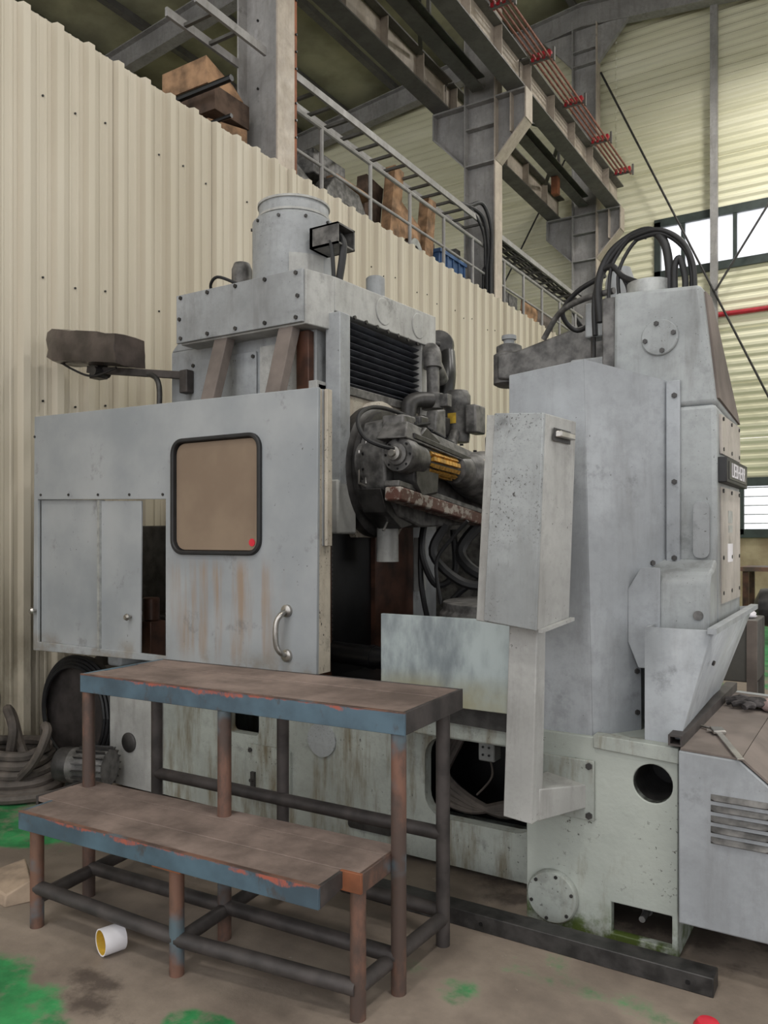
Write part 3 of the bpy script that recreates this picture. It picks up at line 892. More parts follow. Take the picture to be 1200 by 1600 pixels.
gw = build('guide_way', MB().box(-2.66, -2.62, 3.52, 3.64, .72, 2.34), M['rustway'], mach)
build('guide_way', MB().box(-2.66, -2.60, 4.06, 4.52, .72, 1.6), M['rustway'], mach)
build('way_cover', MB().box(-2.66, -2.63, 3.64, 4.06, .7, 1.75), M['black'], mach, label='black oily cover strip between the brown ways')
wcr = MB()
for i in range(30): wcr.box(-2.645, -2.625, 3.635, 3.66, .82 + i * .026, .833 + i * .026)
build('way_teeth', wcr, M['dark'], mach, kind='stuff')
build('gib_plate', MB().box(-2.675, -2.62, 3.5, 3.6, 1.17, 2.36), M['grey2'], mach, .003)
gs = MB()
for zz in (1.26, 1.34, 2.3, 2.2, 2.1): gs.bolt((-2.65, 3.5, zz), (0, -1, 0), .014, .008)
build('gib_screws', gs, M['dark'], mach, kind='stuff')
build('gib_plate', MB().box(-2.62, -2.52, 3.58, 3.68, 1.79, 2.74), M['grey'], mach, .006)
build('gib_plate', MB().box(-2.66, -2.56, 4.56, 4.68, 2.3, 2.78), M['grey2'], mach, .004)
build('gib_plate', MB().box(-2.62, -2.58, 4.56, 4.66, 1.15, 1.5), M['grey2'], mach, .004)

# column head box with bolted front plate
hd = build('head_box', MB().hexa([(-3.57, 3.42, 2.65), (-2.63, 3.42, 2.65), (-2.585, 3.62, 2.65), (-3.57, 3.62, 2.65), (-3.57, 3.42, 2.945), (-2.63, 3.42, 2.945), (-2.585, 3.62, 2.95), (-3.57, 3.62, 2.95)])
           .hexa([(-3.57, 3.62, 2.76), (-2.585, 3.62, 2.76), (-2.54, 4.72, 2.76), (-3.57, 4.72, 2.76), (-3.57, 3.62, 2.95), (-2.585, 3.62, 2.95), (-2.54, 4.72, 2.975), (-3.57, 4.72, 2.975)]), M['grey2'], mach, .005)
build('front_plate', MB().box(-3.59, -2.64, 3.4, 3.42, 2.66, 2.945), M['grey'], hd, .003)
fb = MB()
for i in range(5):
    x = -3.55 + i * .217
    for zz in (2.685, 2.925): fb.bolt((x, 3.4, zz), (0, -1, 0), .012, .01)
for x in (-3.56, -2.67): fb.bolt((x, 3.4, 2.8), (0, -1, 0), .012, .01)
build('plate_bolts', fb, M['dark'], hd, kind='stuff')
for y in (4.1, 4.5):
    xs = -2.585 + (y - 3.62) / 1.1 * .045
    build('round_cap', MB().lathe([(.082, 0), (.082, .9), (.078, 1)], (xs - .02, y, 2.866), (xs + .005, y - .0002, 2.866), 28), M['grey2'], hd, sharp=15)
build('eye_bolt', MB().cyl((-2.57, 4.70, 2.80), (-2.54, 4.76, 2.80), .02, 10), M['dark'], hd)
for x0 in (-3.305, -2.825):
    build('strut', MB().hexa([(x0, 3.28, 2.18), (x0 + .10, 3.28, 2.18), (x0 + .10, 3.34, 2.18), (x0, 3.34, 2.18),
                              (x0, 3.43, 2.67), (x0 + .10, 3.43, 2.67), (x0 + .10, 3.50, 2.67), (x0, 3.50, 2.67)]), M['kraft'], mach, .004)
# bellows over the slide
bz0, bz1 = 2.36, 2.75
nf = 10
for i in range(nf):
    a = bz0 + (bz1 - bz0) * i / nf; b = bz0 + (bz1 - bz0) * (i + 1) / nf
    build('bellows_fold', MB().prism([(-2.64, a), (-2.60, a + .004), (-2.575, (a + b) / 2 - .004), (-2.60, b - .01), (-2.64, b)], 'xz', 3.72, 4.58), M['bellows'], mach)
build('bellows_frame', MB().box(-2.65, -2.57, 3.7, 4.6, 2.31, 2.36), M['iron'], mach, .004)
bt = MB()
for i in range(7): bt.bolt((-2.565, 3.78 + i * .12, 2.755), (1, 0, 0), .012, .012)
build('bellows_screws', bt, M['dark'], mach, kind='stuff')

# slide with the swivel head
sl = build('head_slide', MB().prism([(3.70, 1.72), (3.84, 1.5), (4.3, 1.5), (4.62, 1.8), (4.66, 2.33), (3.70, 2.33)], 'yz', -2.66, -2.585), M['cream'], mach, .008)
build('slide_foot', MB().prism([(3.56, 1.52), (3.74, 1.52), (3.74, 1.68), (3.66, 1.80), (3.56, 1.82)], 'yz', -2.62, -2.52), M['grey2'], mach, .012)
build('slide_boss', MB().lathe([(.30, 0), (.27, 1)], (-2.585, 4.1, 2.04), (-2.56, 4.1, 2.04), 36), M['cream'], mach)
build('swivel_disc', MB().lathe([(.39, 0), (.39, .55), (.37, .7), (.35, .72), (.35, 1)], (-2.585, 4.02, 1.89), (-2.47, 4.02, 1.89), 48), M['dark'], mach)
HB = build('hob_head', MB().prism([(3.68, 1.98), (3.74, 2.14), (3.94, 2.19), (4.35, 2.12), (5.05, 2.0), (5.1, 1.6), (4.6, 1.58), (4.1, 1.56), (3.85, 1.62), (3.70, 1.78)], 'yz', -2.47, -2.3), M['iron'], mach, .012)
build('disc_plate', MB().lathe([(.125, 0), (.125, .8), (.115, 1)], (-2.47, 3.77, 1.92), (-2.44, 3.77, 1.92), 28), M['iron'], mach)
build('disc_plate', MB().prism([(3.68, 1.77), (3.98, 1.71), (4.2, 1.6), (3.9, 1.55), (3.74, 1.64)], 'yz', -2.475, -2.32), M['dark'], mach, .006)
build('upper_rail', MB().hexa([(-2.32, 3.62, 2.03), (-2.14, 3.64, 2.03), (-2.14, 4.95, 1.90), (-2.32, 4.95, 1.90), (-2.32, 3.72, 2.13), (-2.18, 3.72, 2.13), (-2.18, 4.95, 1.99), (-2.32, 4.95, 1.99)]), M['iron'], mach, .008)
build('upper_rail', MB().bar((-2.2, 3.74, 2.05), (-2.2, 4.9, 1.925), .12, .03), M['dark'], mach, .004)
build('lower_rail', MB().bar((-2.21, 3.62, 1.735), (-2.21, 4.75, 1.605), .10, .075), M['rustchip'], mach, .01, label='lower rail with chipped red brown paint')
build('lower_rail', MB().bar((-2.23, 3.64, 1.79), (-2.23, 4.75, 1.66), .10, .035), M['iron'], mach, .008)


def ax(y): return (-2.2, y, 1.945 - (y - 3.65) * .055)


build('spindle_block', MB().prism([(3.78, 1.80), (3.86, 1.72), (4.05, 1.75), (4.08, 2.05), (3.9, 2.12), (3.76, 2.02)], 'yz', -2.36, -2.16), M['dark'], mach, .015)
build('support_bearing', MB().lathe([(.09, 0), (.096, .06), (.096, .4), (.088, .5), (.08, 1)], ax(3.66), ax(3.88), 32), M['iron'], mach)
build('end_ring', MB().lathe([(.058, 0), (.058, .8), (.05, 1)], ax(3.66), ax(3.642), 24), M['iron'], mach)
build('end_stub', MB().lathe([(.036, 0), (.036, .55), (.018, .6), (.018, 1)], ax(3.645), ax(3.59), 18), M['chrome'], mach)
hs = MB()
for k in range(8): hs.bolt(Vector(ax(3.66)) + Vector((.076 * math.cos(k * PI / 4), 0, .076 * math.sin(k * PI / 4))), (0, -1, 0), .007, .006)
for k in range(7): hs.bolt((-2.44, 3.77 + .1 * math.cos(k * 2 * PI / 7), 1.92 + .1 * math.sin(k * 2 * PI / 7)), (1, 0, 0), .008, .006)
for k in range(6): hs.bolt((-2.2, 3.85 + k * .19, 2.128 - k * .021), (0, 0, 1), .012, .01)
build('head_screws', hs, M['black'], mach, kind='stuff')
build('clamp_block', MB().box(-2.34, -2.2, 3.72, 3.86, 2.08, 2.17), M['iron'], mach, .012)
build('clamp_block', MB().box(-2.36, -2.24, 3.98, 4.08, 2.14, 2.2), M['dark'], mach, .012)
build('cover_wedge', MB().prism([(3.70, 2.0), (3.78, 2.13), (3.95, 2.17), (3.9, 2.06)], 'yz', -2.46, -2.40), M['worn'], mach, .006)
build('spacer', MB().lathe([(.05, 0), (.05, 1)], ax(3.88), ax(3.95), 24), M['dark'], mach)
# hob: toothed cutter with gashes
hb = MB(); n = 11
for k in range(n):
    t0 = 2 * PI * k / n; t1 = t0 + 2 * PI / n * .6
    for j in range(9):
        y0 = 3.94 + j * .0367; y1 = y0 + .033
        c0 = Vector(ax(y0)); c1 = Vector(ax(y1))

        def P(c, r, t): return (c.x + r * math.cos(t), c.y, c.z + r * math.sin(t))
        hb.hexa([P(c0, .035, t0), P(c0, .035, t1), P(c1, .035, t1), P(c1, .035, t0), P(c0, .072, t0 + .02), P(c0, .073, t1), P(c1, .073, t1), P(c1, .072, t0 + .02)])
hob = build('hob_cutter', hb, M['brass'], mach, label='gold coated gear hob with toothed rows')
build('hob_core', MB().cyl(ax(3.93), ax(4.28), .05, 20), M['dark'], hob)
build('drive_flange', MB().lathe([(.05, 0), (.05, .2), (.085, .25), (.092, .5), (.1, 1)], ax(4.27), ax(4.43), 32), M['iron'], mach)
build('drive_housing', MB().lathe([(.1, 0), (.13, .1), (.17, .4), (.18, 1)], ax(4.42), ax(5.1), 32), M['iron'], mach, .004)
build('drive_cap', MB().hexa([(-2.1, 4.5, 1.82), (-1.98, 4.62, 1.8), (-2.0, 4.98, 1.76), (-2.1, 4.98, 1.76), (-2.1, 4.5, 2.0), (-2.02, 4.62, 1.98), (-2.04, 4.98, 1.96), (-2.1, 4.98, 1.96)]), M['cream'], mach, .02)
build('lower_tube', MB().lathe([(.065, 0), (.062, 1)], (-2.45, 3.96, 1.36), (-2.45, 3.96, 1.6), 24), M['grey2'], mach)
build('drain_pipe', MB().cyl((-2.62, 3.66, .86), (-1.75, 3.6, .84), .06, 18).cyl((-2.36, 3.642, .854), (-2.33, 3.64, .853), .066, 18), M['black'], mach)
# hoses and thin pipes on the head
build('head_hose', MB().tube([(-2.2, 3.74, 2.0), (-2.2, 3.62, 1.97), (-2.3, 3.5, 2.02), (-2.36, 3.52, 2.14), (-2.38, 3.72, 2.22), (-2.34, 4.0, 2.2), (-2.25, 4.4, 2.08)], .012, 8), M['rubber'], mach)
build('hose_fitting', MB().tube([(-2.2, 3.7, 1.99), (-2.2, 3.82, 2.01), (-2.2, 3.95, 2.02)], .016, 8, False), M['chrome'], mach)
build('thin_pipe', MB().tube([(-2.45, 3.66, 1.98), (-2.45, 3.66, 1.80), (-2.36, 3.9, 1.72), (-2.36, 3.91, 1.69), (-2.38, 3.80, 1.54)], .007, 6, False), M['chrome'], mach)
build('thin_pipe', MB().tube([(-2.43, 3.70, 2.06), (-2.43, 3.70, 1.9), (-2.43, 3.70, 1.80)], .006, 6, False), M['chrome'], mach)
build('head_cable', MB().tube([(-2.3, 3.72, 2.08), (-2.25, 3.9, 2.13), (-2.22, 4.05, 2.16)], .008, 6), M['rubber'], mach)
# coolant pipe, clamp, paddle
build('coolant_pipe', MB().tube([(-2.62, 4.95, 2.60), (-2.58, 4.75, 2.70), (-2.52, 4.62, 2.70), (-2.49, 4.58, 2.62), (-2.48, 4.57, 2.5), (-2.48, 4.57, 2.34)], [.05] * 18 + [.042] * 20, 16), M['iron'], mach)
build('pipe_elbow', MB().tube([(-2.60, 4.72, 2.72), (-2.54, 4.64, 2.725), (-2.495, 4.585, 2.69), (-2.485, 4.572, 2.60)], .06, 16), M['iron'], mach)
build('pipe_clamp', MB().lathe([(.072, 0), (.072, 1)], (-2.48, 4.57, 2.33), (-2.48, 4.57, 2.43), 24).box(-2.43, -2.36, 4.54, 4.60, 2.34, 2.42), M['iron'], mach, .004)
build('pipe_elbow', MB().tube([(-2.46, 4.5, 2.38), (-2.5, 4.4, 2.37), (-2.52, 4.33, 2.33), (-2.52, 4.32, 2.22)], .05, 14), M['dark'], mach)
build('nozzle_paddle', MB().prism([(4.37, 2.29), (4.48, 2.31), (4.49, 1.99), (4.44, 1.95), (4.37, 1.96), (4.35, 2.2)], 'yz', -2.42, -2.34), M['iron'], mach, .01)
mo = build('pump_motor', MB().lathe([(.03, 0), (.1, .06), (.115, .2), (.115, .85), (.1, 1)], (-2.72, 5.1, 2.90), (-2.95, 5.5, 2.92), 28), M['dark'], mach)
build('motor_hose', MB().tube([(-2.72, 5.2, 2.85), (-2.66, 5.1, 2.65), (-2.66, 5.05, 2.45), (-2.66, 5.0, 2.2)], .07, 12), M['black'], mach)
sm = build('small_motor', MB().lathe([(.08, 0), (.085, .1), (.085, .7), (.09, .72), (.09, .9), (.07, 1)], (-2.47, 4.9, 2.15), (-2.47, 4.9, 2.5), 24), M['iron'], mach)
build('terminal_box', MB().box(-2.38, -2.3, 4.83, 4.99, 2.2, 2.39), M['iron'], sm, .012)
build('rating_plate', MB().box(-2.50, -2.44, 4.812, 4.818, 2.27, 2.34), M['yellow'], sm)
build('motor_elbow', MB().tube([(-2.44, 4.8, 2.2), (-2.42, 4.72, 2.12), (-2.4, 4.7, 1.98)], .035, 10), M['iron'], mach)
build('valve_block', MB().box(-2.56, -2.46, 4.66, 4.78, 2.08, 2.3).cyl((-2.5, 4.64, 2.2), (-2.5, 4.6, 2.2), .03, 10), M['dark'], mach, .01)
build('junction', MB().box(-2.3, -2.0, 4.95, 5.3, 1.95, 2.2), M['black'], mach, .03)
# hoses hanging under the head
for i, pts in enumerate(([(-2.5, 4.5, 1.62), (-2.48, 4.42, 1.4), (-2.42, 4.5, 1.2), (-2.34, 4.6, 1.28), (-2.36, 4.62, 1.55)],
                         [(-2.3, 4.4, 1.58), (-2.36, 4.35, 1.4), (-2.2, 4.45, 1.22), (-1.9, 4.5, 1.2)],
                         [(-2.2, 4.7, 1.6), (-2.3, 4.6, 1.4), (-2.1, 4.6, 1.25), (-1.7, 4.7, 1.28)],
                         [(-2.1, 4.9, 1.6), (-2.0, 4.85, 1.4), (-2.4, 4.7, 1.1), (-2.42, 4.7, .8)],
                         [(-2.52, 4.48, 1.5), (-2.5, 4.45, 1.2), (-2.46, 4.5, .9), (-2.4, 4.5, .74)],
                         [(-2.1, 4.3, 1.6), (-2.2, 4.3, 1.5), (-2.3, 4.28, 1.35), (-2.28, 4.3, 1.1)])):
    build('hanging_hose', MB().tube(pts, (.022, .03, .038, .02, .018, .012)[i], 8), M['rubber'], mach)
build('rear_guard', MB().box(-3.2, -1.1, 5.4, 5.42, .7, 1.68), M['iron'], mach)
build('guard_disc', MB().lathe([(.2, 0), (.2, 1)], (-1.9, 5.4, 1.35), (-1.9, 5.37, 1.35), 30), M['grey'], mach)
build('work_table', MB().lathe([(.56, 0), (.56, .35), (.5, .4), (.5, .85), (.48, .9), (.48, 1), (.2, 1), (.2, .9)], (-1.75, 4.35, .7), (-1.75, 4.35, 1.13), 48), M['iron'], mach, .004)
build('bed_top', MB().box(-2.66, -1.2, 3.3, 5.4, .69, .72), M['black'], mach)

# left rear gearbox seen through the door gap
build('rear_gearbox', MB().box(-4.6, -3.86, 3.75, 4.7, .7, 1.58).box(-4.4, -3.9, 3.6, 3.75, .8, 1.0), M['dark'], mach, .01)
build('valve_body', MB().cyl((-3.75, 3.35, 1.0), (-3.75, 3.35, 1.14), .05, 12).box(-3.8, -3.7, 3.3, 3.42, .78, 1.0), M['rustway'], mach, .008)
build('bed_left_foot', MB().box(-4.02, -3.9, 3.24, 3.6, .72, .82), M['cover'], mach, .02)

# main motor and small tops
mt = build('main_motor', MB().lathe([(.265, 0), (.265, .04), (.252, .05), (.252, .78), (.232, .81), (.213, .825), (.213, .965), (.205, .985), (.16, 1)], (-3.07, 3.87, 2.95), (-3.07, 3.87, 3.53), 48), M['grey'], mach)
build('motor_cap', MB().lathe([(.042, 0), (.042, .5), (.052, .52), (.052, .85), (.04, 1)], (-3.07, 3.87, 3.525), (-3.07, 3.87, 3.585), 20), M['iron'], mt)
for z0 in (3.43, 3.505): build('rim_band', MB().lathe([(.213, 0), (.221, .1), (.221, .9), (.213, 1)], (-3.07, 3.87, z0), (-3.07, 3.87, z0 + .016), 48), M['grey2'], mt)
bx = MB()
for q in ((-2.82, -2.62, 3.70, 3.712, 3.17, 3.29), (-2.82, -2.62, 3.86, 3.872, 3.17, 3.29), (-2.82, -2.62, 3.70, 3.872, 3.28, 3.29), (-2.82, -2.62, 3.70, 3.872, 3.17, 3.18), (-2.82, -2.80, 3.70, 3.872, 3.17, 3.29)): bx.box(*q)
build('terminal_box', bx, M['iron'], mt)
sc_ = MB(); N_ = 6
for i in range(N_):
    t0 = R(-58 + i * 8); t1 = R(-58 + (i + 1) * 8)
    q = [(-3.07 + r_ * math.cos(t_), 3.87 + r_ * math.sin(t_)) for r_, t_ in ((.25, t0), (.262, t0), (.262, t1), (.25, t1))]
    sc_.hexa([(x, y, 2.96) for x, y in q] + [(x, y, 3.16) for x, y in q])
build('side_cover', sc_, M['grey2'], mt)
build('motor_cable', MB().tube([(-2.80, 3.78, 3.24), (-2.70, 3.78, 3.26), (-2.635, 3.77, 3.2), (-2.63, 3.76, 3.1), (-2.66, 3.76, 2.95)], .022, 8), M['rubber'], mt)
build('motor_cable', MB().tube([(-2.80, 3.74, 3.22), (-2.70, 3.72, 3.22), (-2.66, 3.70, 3.12), (-2.66, 3.72, 2.95)], .012, 8), M['rubber'], mt)
mbz = MB()
for k in range(10):
    t_ = k * 2 * PI / 10
    mbz.bolt((-3.07 + .25 * math.cos(t_), 3.87 + .25 * math.sin(t_), 3.38), (math.cos(t_), math.sin(t_), 0), .01, .012)
build('motor_screws', mbz, M['dark'], mt, kind='stuff')
sp = build('small_pump', MB().lathe([(.08, 0), (.08, .15), (.066, .2), (.066, .85), (.05, 1)], (-3.52, 3.9, 3.0), (-3.52, 3.9, 3.27), 24).box(-3.68, -3.4, 3.8, 4.0, 2.95, 3.04), M['iron'], mach)
build('pump_cable', MB().tube([(-3.5, 3.83, 3.12), (-3.6, 3.76, 3.16), (-3.68, 3.78, 3.12), (-3.66, 3.82, 3.06), (-3.55, 3.8, 3.08)], .01, 8), M['rubber'], sp)
build('vent_stub', MB().lathe([(.075, 0), (.075, .1), (.06, .12), (.06, .95), (.05, 1)], (-2.72, 4.25, 2.95), (-2.72, 4.25, 3.14), 28), M['grey'], mach)
build('vent_base', MB().box(-2.85, -2.6, 4.15, 4.55, 2.95, 2.985), M['grey2'], mach, .006)

# ------------------------------------------------------------------ guard enclosure (part of the machine)
ex0, ex1, ez0, ez1 = -4.515, -2.31, .81, 2.24
GP = build('guard_panel', MB().prism([(-4.52, .795), (-2.31, .835), (-2.30, 2.222), (-4.507, 2.256)], 'xz', 3.085, 3.105,
           [[(-4.475, .85), (-3.34, .85), (-3.34, 1.711), (-4.475, 1.738)], rrect(-3.275, -2.661, 1.42, 2.022, .07)]), M['guard'], mach, .003)
build('guard_return', MB().box(-4.52, -4.505, 3.105, 3.35, .8, 2.25), M['guard'], mach)
fo = rrect(-3.286, -2.65, 1.409, 2.033, .08, 7); fi = rrect(-3.264, -2.672, 1.431, 2.011, .06, 7)
build('window_gasket', MB().prism(fo, 'xz', 3.065, 3.115, [fi]), M['rubber'], GP, .006)
build('window_pane', MB().prism(rrect(-3.26, -2.676, 1.435, 2.007, .06), 'xz', 3.09, 3.096), M['pane'], GP)
build('red_sticker', MB().lathe([(.02, 0), (.02, 1)], (-2.72, 3.09, 1.475), (-2.72, 3.087, 1.475), 14), M['redplastic'], GP)
build('window_backing', MB().box(-3.3, -2.64, 3.11, 3.118, 1.4, 2.04), M['rustway'], GP)
d1 = build('sliding_door', MB().prism([(-4.47, .845), (-3.89, .845), (-3.885, 1.722), (-4.47, 1.735)], 'xz', 3.108, 3.12), M['guard'], mach, .002)
d2 = build('sliding_door', MB().prism([(-3.9, .835), (-3.555, .835), (-3.545, 1.707), (-3.9, 1.716)], 'xz', 3.096, 3.107), M['guard'], mach, .002)
build('door_edge', MB().box(-3.905, -3.885, 3.08, 3.12, .84, 1.718), M['galv'], d2)
build('door_knob', MB().lathe([(.008, 0), (.01, .5), (.018, .55), (.02, .75), (.012, 1)], (-3.63, 3.096, 1.05), (-3.63, 3.05, 1.05), 16), M['chrome'], d2)
build('door_knob', MB().lathe([(.008, 0), (.01, .5), (.018, .55), (.02, .75), (.012, 1)], (-4.49, 3.085, 1.045), (-4.49, 3.04, 1.045), 16), M['chrome'], GP)
gb = MB()
for i in range(5): gb.bolt((-4.44 + i * .27, 3.085, 1.765 - .007 * i), (0, -1, 0), .008, .006)
gb.bolt((-4.5, 3.085, 2.13), (0, -1, 0), .008, .006)
build('guard_bolts', gb, M['dark'], GP, kind='stuff')
gh = build('grab_handle', MB().tube([(-2.49, 3.085, 1.135), (-2.49, 3.04, 1.125), (-2.505, 3.02, 1.08), (-2.505, 3.02, .98), (-2.49, 3.04, .935), (-2.49, 3.085, .925)], .014, 10), M['chrome'], GP)
for zz in (1.14, .92): build('handle_foot', MB().lathe([(.032, 0), (.03, .7), (.02, 1)], (-2.488, 3.085, zz), (-2.488, 3.065, zz), 16), M['chrome'], GP)
for x0, x1, y, c in ((-2.375, -2.357, 3.14, 'grey2'), (-2.353, -2.335, 3.15, 'grey'), (-2.331, -2.312, 3.155, 'cream')):
    build('door_track', MB().box(x0 + .03, x1 + .03, y - .02, y + .02, 1.46, 2.22), M[c], mach, .002)
build('guard_edge', MB().box(-2.325, -2.31, 3.1, 3.2, .84, 2.22), M['cream'], mach, .002)

# ------------------------------------------------------------------ counter column on the right
CC = build('counter_column', MB().box(-.95, -.77, 3.35, 3.8, .74, 1.12).hexa([(-.95, 3.3, 1.12), (-.542, 3.3, 1.12), (-.542, 3.86, 1.12), (-.95, 3.86, 1.12), (-.95, 3.3, 2.02), (-.55, 3.3, 2.02), (-.545, 3.86, 1.98), (-.95, 3.86, 1.98)])
           .hexa([(-.95, 3.3, 2.02), (-.55, 3.3, 2.02), (-.545, 3.86, 1.98), (-.95, 3.86, 1.98), (-.945, 3.3, 2.51), (-.605, 3.3, 2.49), (-.6, 3.44, 2.49), (-.945, 3.5, 2.51)]), M['worn'], mach, .018)
build('column_tail', MB().box(-1.2, -.72, 3.5, 4.4, .74, 2.3), M['grey'], mach, .01)
build('column_strip', MB().box(-1.0, -.945, 3.32, 3.5, 2.1, 2.5), M['iron'], mach, .006)
build('back_panel', MB().hexa([(-.6, 3.335, 2.045), (-.543, 3.335, 2.045), (-.540, 3.845, 2.0), (-.6, 3.845, 2.0), (-.64, 3.345, 2.47), (-.594, 3.345, 2.47), (-.590, 3.45, 2.47), (-.64, 3.45, 2.47)]), M['kraft'], mach, label='brownish sloping side panel at the top of the right column')
rp = build('round_plate', MB().lathe([(.072, 0), (.072, .7), (.068, 1)], (-.76, 3.3, 2.3), (-.76, 3.288, 2.3), 32), M['worn'], mach)
rs = MB()
for k in range(4): rs.bolt((-.76 + .056 * math.cos(k * PI / 2 + .2), 3.288, 2.3 + .056 * math.sin(k * PI / 2 + .2)), (0, -1, 0), .01, .008)
build('plate_screws', rs, M['dark'], rp, kind='stuff')
build('slot_cover', MB().prism(rrect(-.632, -.572, 1.42, 1.64, .025), 'xz', 3.285, 3.3), M['grey'], mach, .006)
build('lower_bulge', MB().prism([(3.14, 1.1), (3.14, 1.33), (3.17, 1.37), (3.24, 1.385), (3.3, 1.42), (3.3, 1.1)], 'yz', -.82, -.545), M['worn'], mach, .012)
build('bulge_plug', MB().lathe([(.018, 0), (.018, 1)], (-.585, 3.14, 1.21), (-.585, 3.134, 1.21), 16), M['iron'], mach)
# right side plates, sign, labels (face at x = -.542)
for z0, z1 in ((1.83, 1.985), (1.24, 1.70)):
    sp_ = build('side_plate', MB().hexa([(-.546, 3.36, z0), (-.538, 3.36, z0), (-.538, 3.83, z0), (-.546, 3.83, z0), (-.551, 3.36, z1), (-.541, 3.36, z1), (-.539, 3.83, z1), (-.549, 3.83, z1)]), M['warm'], mach)
ss = MB()
for y in (3.4, 3.6, 3.8):
    for zz in (1.85, 1.97, 1.685, 1.42, 1.28): ss.bolt((-.541, y, zz), (1, 0, 0), .008, .006)
build('side_screws', ss, M['dark'], mach, kind='stuff')
sg = build('brand_sign', MB().box(-.55, -.515, 3.33, 3.87, 1.715, 1.815), M['rubber'], mach, .004)
build('sign_plate', MB().box(-.516, -.512, 3.37, 3.83, 1.73, 1.8), M['dark'], sg)


def text(body, size, mat, parent, mtx, name='lettering', ext=.001, sx=1.0):
    c = bpy.data.curves.new(name, 'FONT'); c.body = body; c.size = size; c.extrude = ext
    c.align_x = 'CENTER'; c.align_y = 'CENTER'
    tmp = bpy.data.objects.new(name + '_curve', c); C.objects.link(tmp)
    dg = bpy.context.evaluated_depsgraph_get()
    me = bpy.data.meshes.new_from_object(tmp.evaluated_get(dg))
    bpy.data.objects.remove(tmp)
    mb = MB(); mb.v = [tuple(mtx @ Vector((v.co.x * sx, v.co.y, v.co.z))) for v in me.vertices]; mb.f = [tuple(p.vertices) for p in me.polygons]
    bpy.data.meshes.remove(me)
    return build(name, mb, mat, parent)


MX = Matrix(((0, 0, 1, -.511), (1, 0, 0, 3.6), (0, 1, 0, 1.765), (0, 0, 0, 1)))     # faces +x, reads along +y
text('LIEBHERR', .082, M['white'], sg, MX, sx=1.02)
build('paper_label', MB().box(-.540, -.537, 3.5, 3.62, 1.40, 1.475), M['white'], mach)
build('rating_plate', MB().box(-.541, -.538, 3.52, 3.62, 1.56, 1.61), M['galv'], mach)
build('rating_plate', MB().box(-.541, -.538, 3.52, 3.62, 1.52, 1.55), M['galv'], mach)

# sheet cover in front of the counter column: front leaf and angled leaf
cv = build('column_cover', MB().hexa([(-1.273, 2.98, .71), (-.93, 2.98, .715), (-.94, 3.0, .715), (-1.273, 3.0, .71), (-1.273, 2.98, 2.15), (-.967, 2.98, 2.178), (-.977, 3.0, 2.178), (-1.273, 3.0, 2.15)])
           .hexa([(-1.273, 3.0, .71), (-1.258, 3.0, .71), (-1.258, 3.5, .71), (-1.273, 3.5, .71), (-1.273, 3.0, 2.15), (-1.258, 3.0, 2.15), (-1.258, 3.5, 2.15), (-1.273, 3.5, 2.15)])
           .hexa([(-1.27, 2.99, 2.135), (-.967, 2.99, 2.163), (-.74, 3.3, 2.115), (-1.27, 3.5, 2.14), (-1.27, 2.99, 2.145), (-.967, 2.99, 2.173), (-.74, 3.3, 2.125), (-1.27, 3.5, 2.15)]), M['cover'], mach, .004)


def LF(f, zz, off=0):
    """point on the angled leaf: f runs 0..1 from the front corner to the column"""
    k = (zz - .715) / (2.178 - .715)
    x0 = -.93 + k * (-.967 + .93)
    a = Vector((x0, 2.98, zz)); b = Vector((-.732, 3.3, zz))
    n = Vector((b.y - a.y, -(b.x - a.x), 0)).normalized()
    return a + (b - a) * f - n * off


prof = [(0, .715), (.64, .69), (.64, 1.22), (.86, 1.36), (1, 1.40), (1, 2.125), (0, 2.178)]
vs = [LF(f, z_) for f, z_ in prof] + [LF(f, z_, .015) for f, z_ in prof]
m_ = MB(); n_ = len(prof)
tr_ = geometry.tessellate_polygon([[Vector((f, z_, 0)) for f, z_ in prof]])
m_.add(vs, [tuple(q) for q in tr_] + [tuple(i + n_ for i in reversed(q)) for q in tr_] + [(i, (i + 1) % n_, (i + 1) % n_ + n_, i + n_) for i in range(n_)])
AL = build('cover_leaf', m_, M['cover'], mach)
build('torn_sticker', MB().add([LF(.25, 1.90, -.001), LF(.28, 1.82, -.001), LF(.33, 1.82, -.001), LF(.31, 1.85, -.001), LF(.36, 1.87, -.001), LF(.33, 1.88, -.001), LF(.31, 1.90, -.001)], [(0, 1, 2, 3, 4, 5, 6)]), M['white'], AL)
build('cover_flange', MB().box(-.732, -.68, 3.28, 3.3, 1.38, 2.12), M['cover'], mach, .003)
cb_ = MB()
for zz in (2.06, 1.72, 1.42): cb_.bolt((-.70, 3.28, zz), (0, -1, 0), .011, .008)
for f, zz in ((.58, 1.12), (.58, .98), (.58, .82), (.8, 1.40)):
    p = LF(f, zz); cb_.bolt(p, Vector((.8, -.6, 0)), .011, .008)
build('cover_screws', cb_, M['dark'], mach, kind='stuff')
build('bulge_cover', MB().prism([(-.84, 1.1), (-.84, 1.3), (-.79, 1.385), (-.72, 1.385), (-.72, 1.0), (-.80, 1.0)], 'xz', 3.125, 3.14), M['cover'], mach, .002)
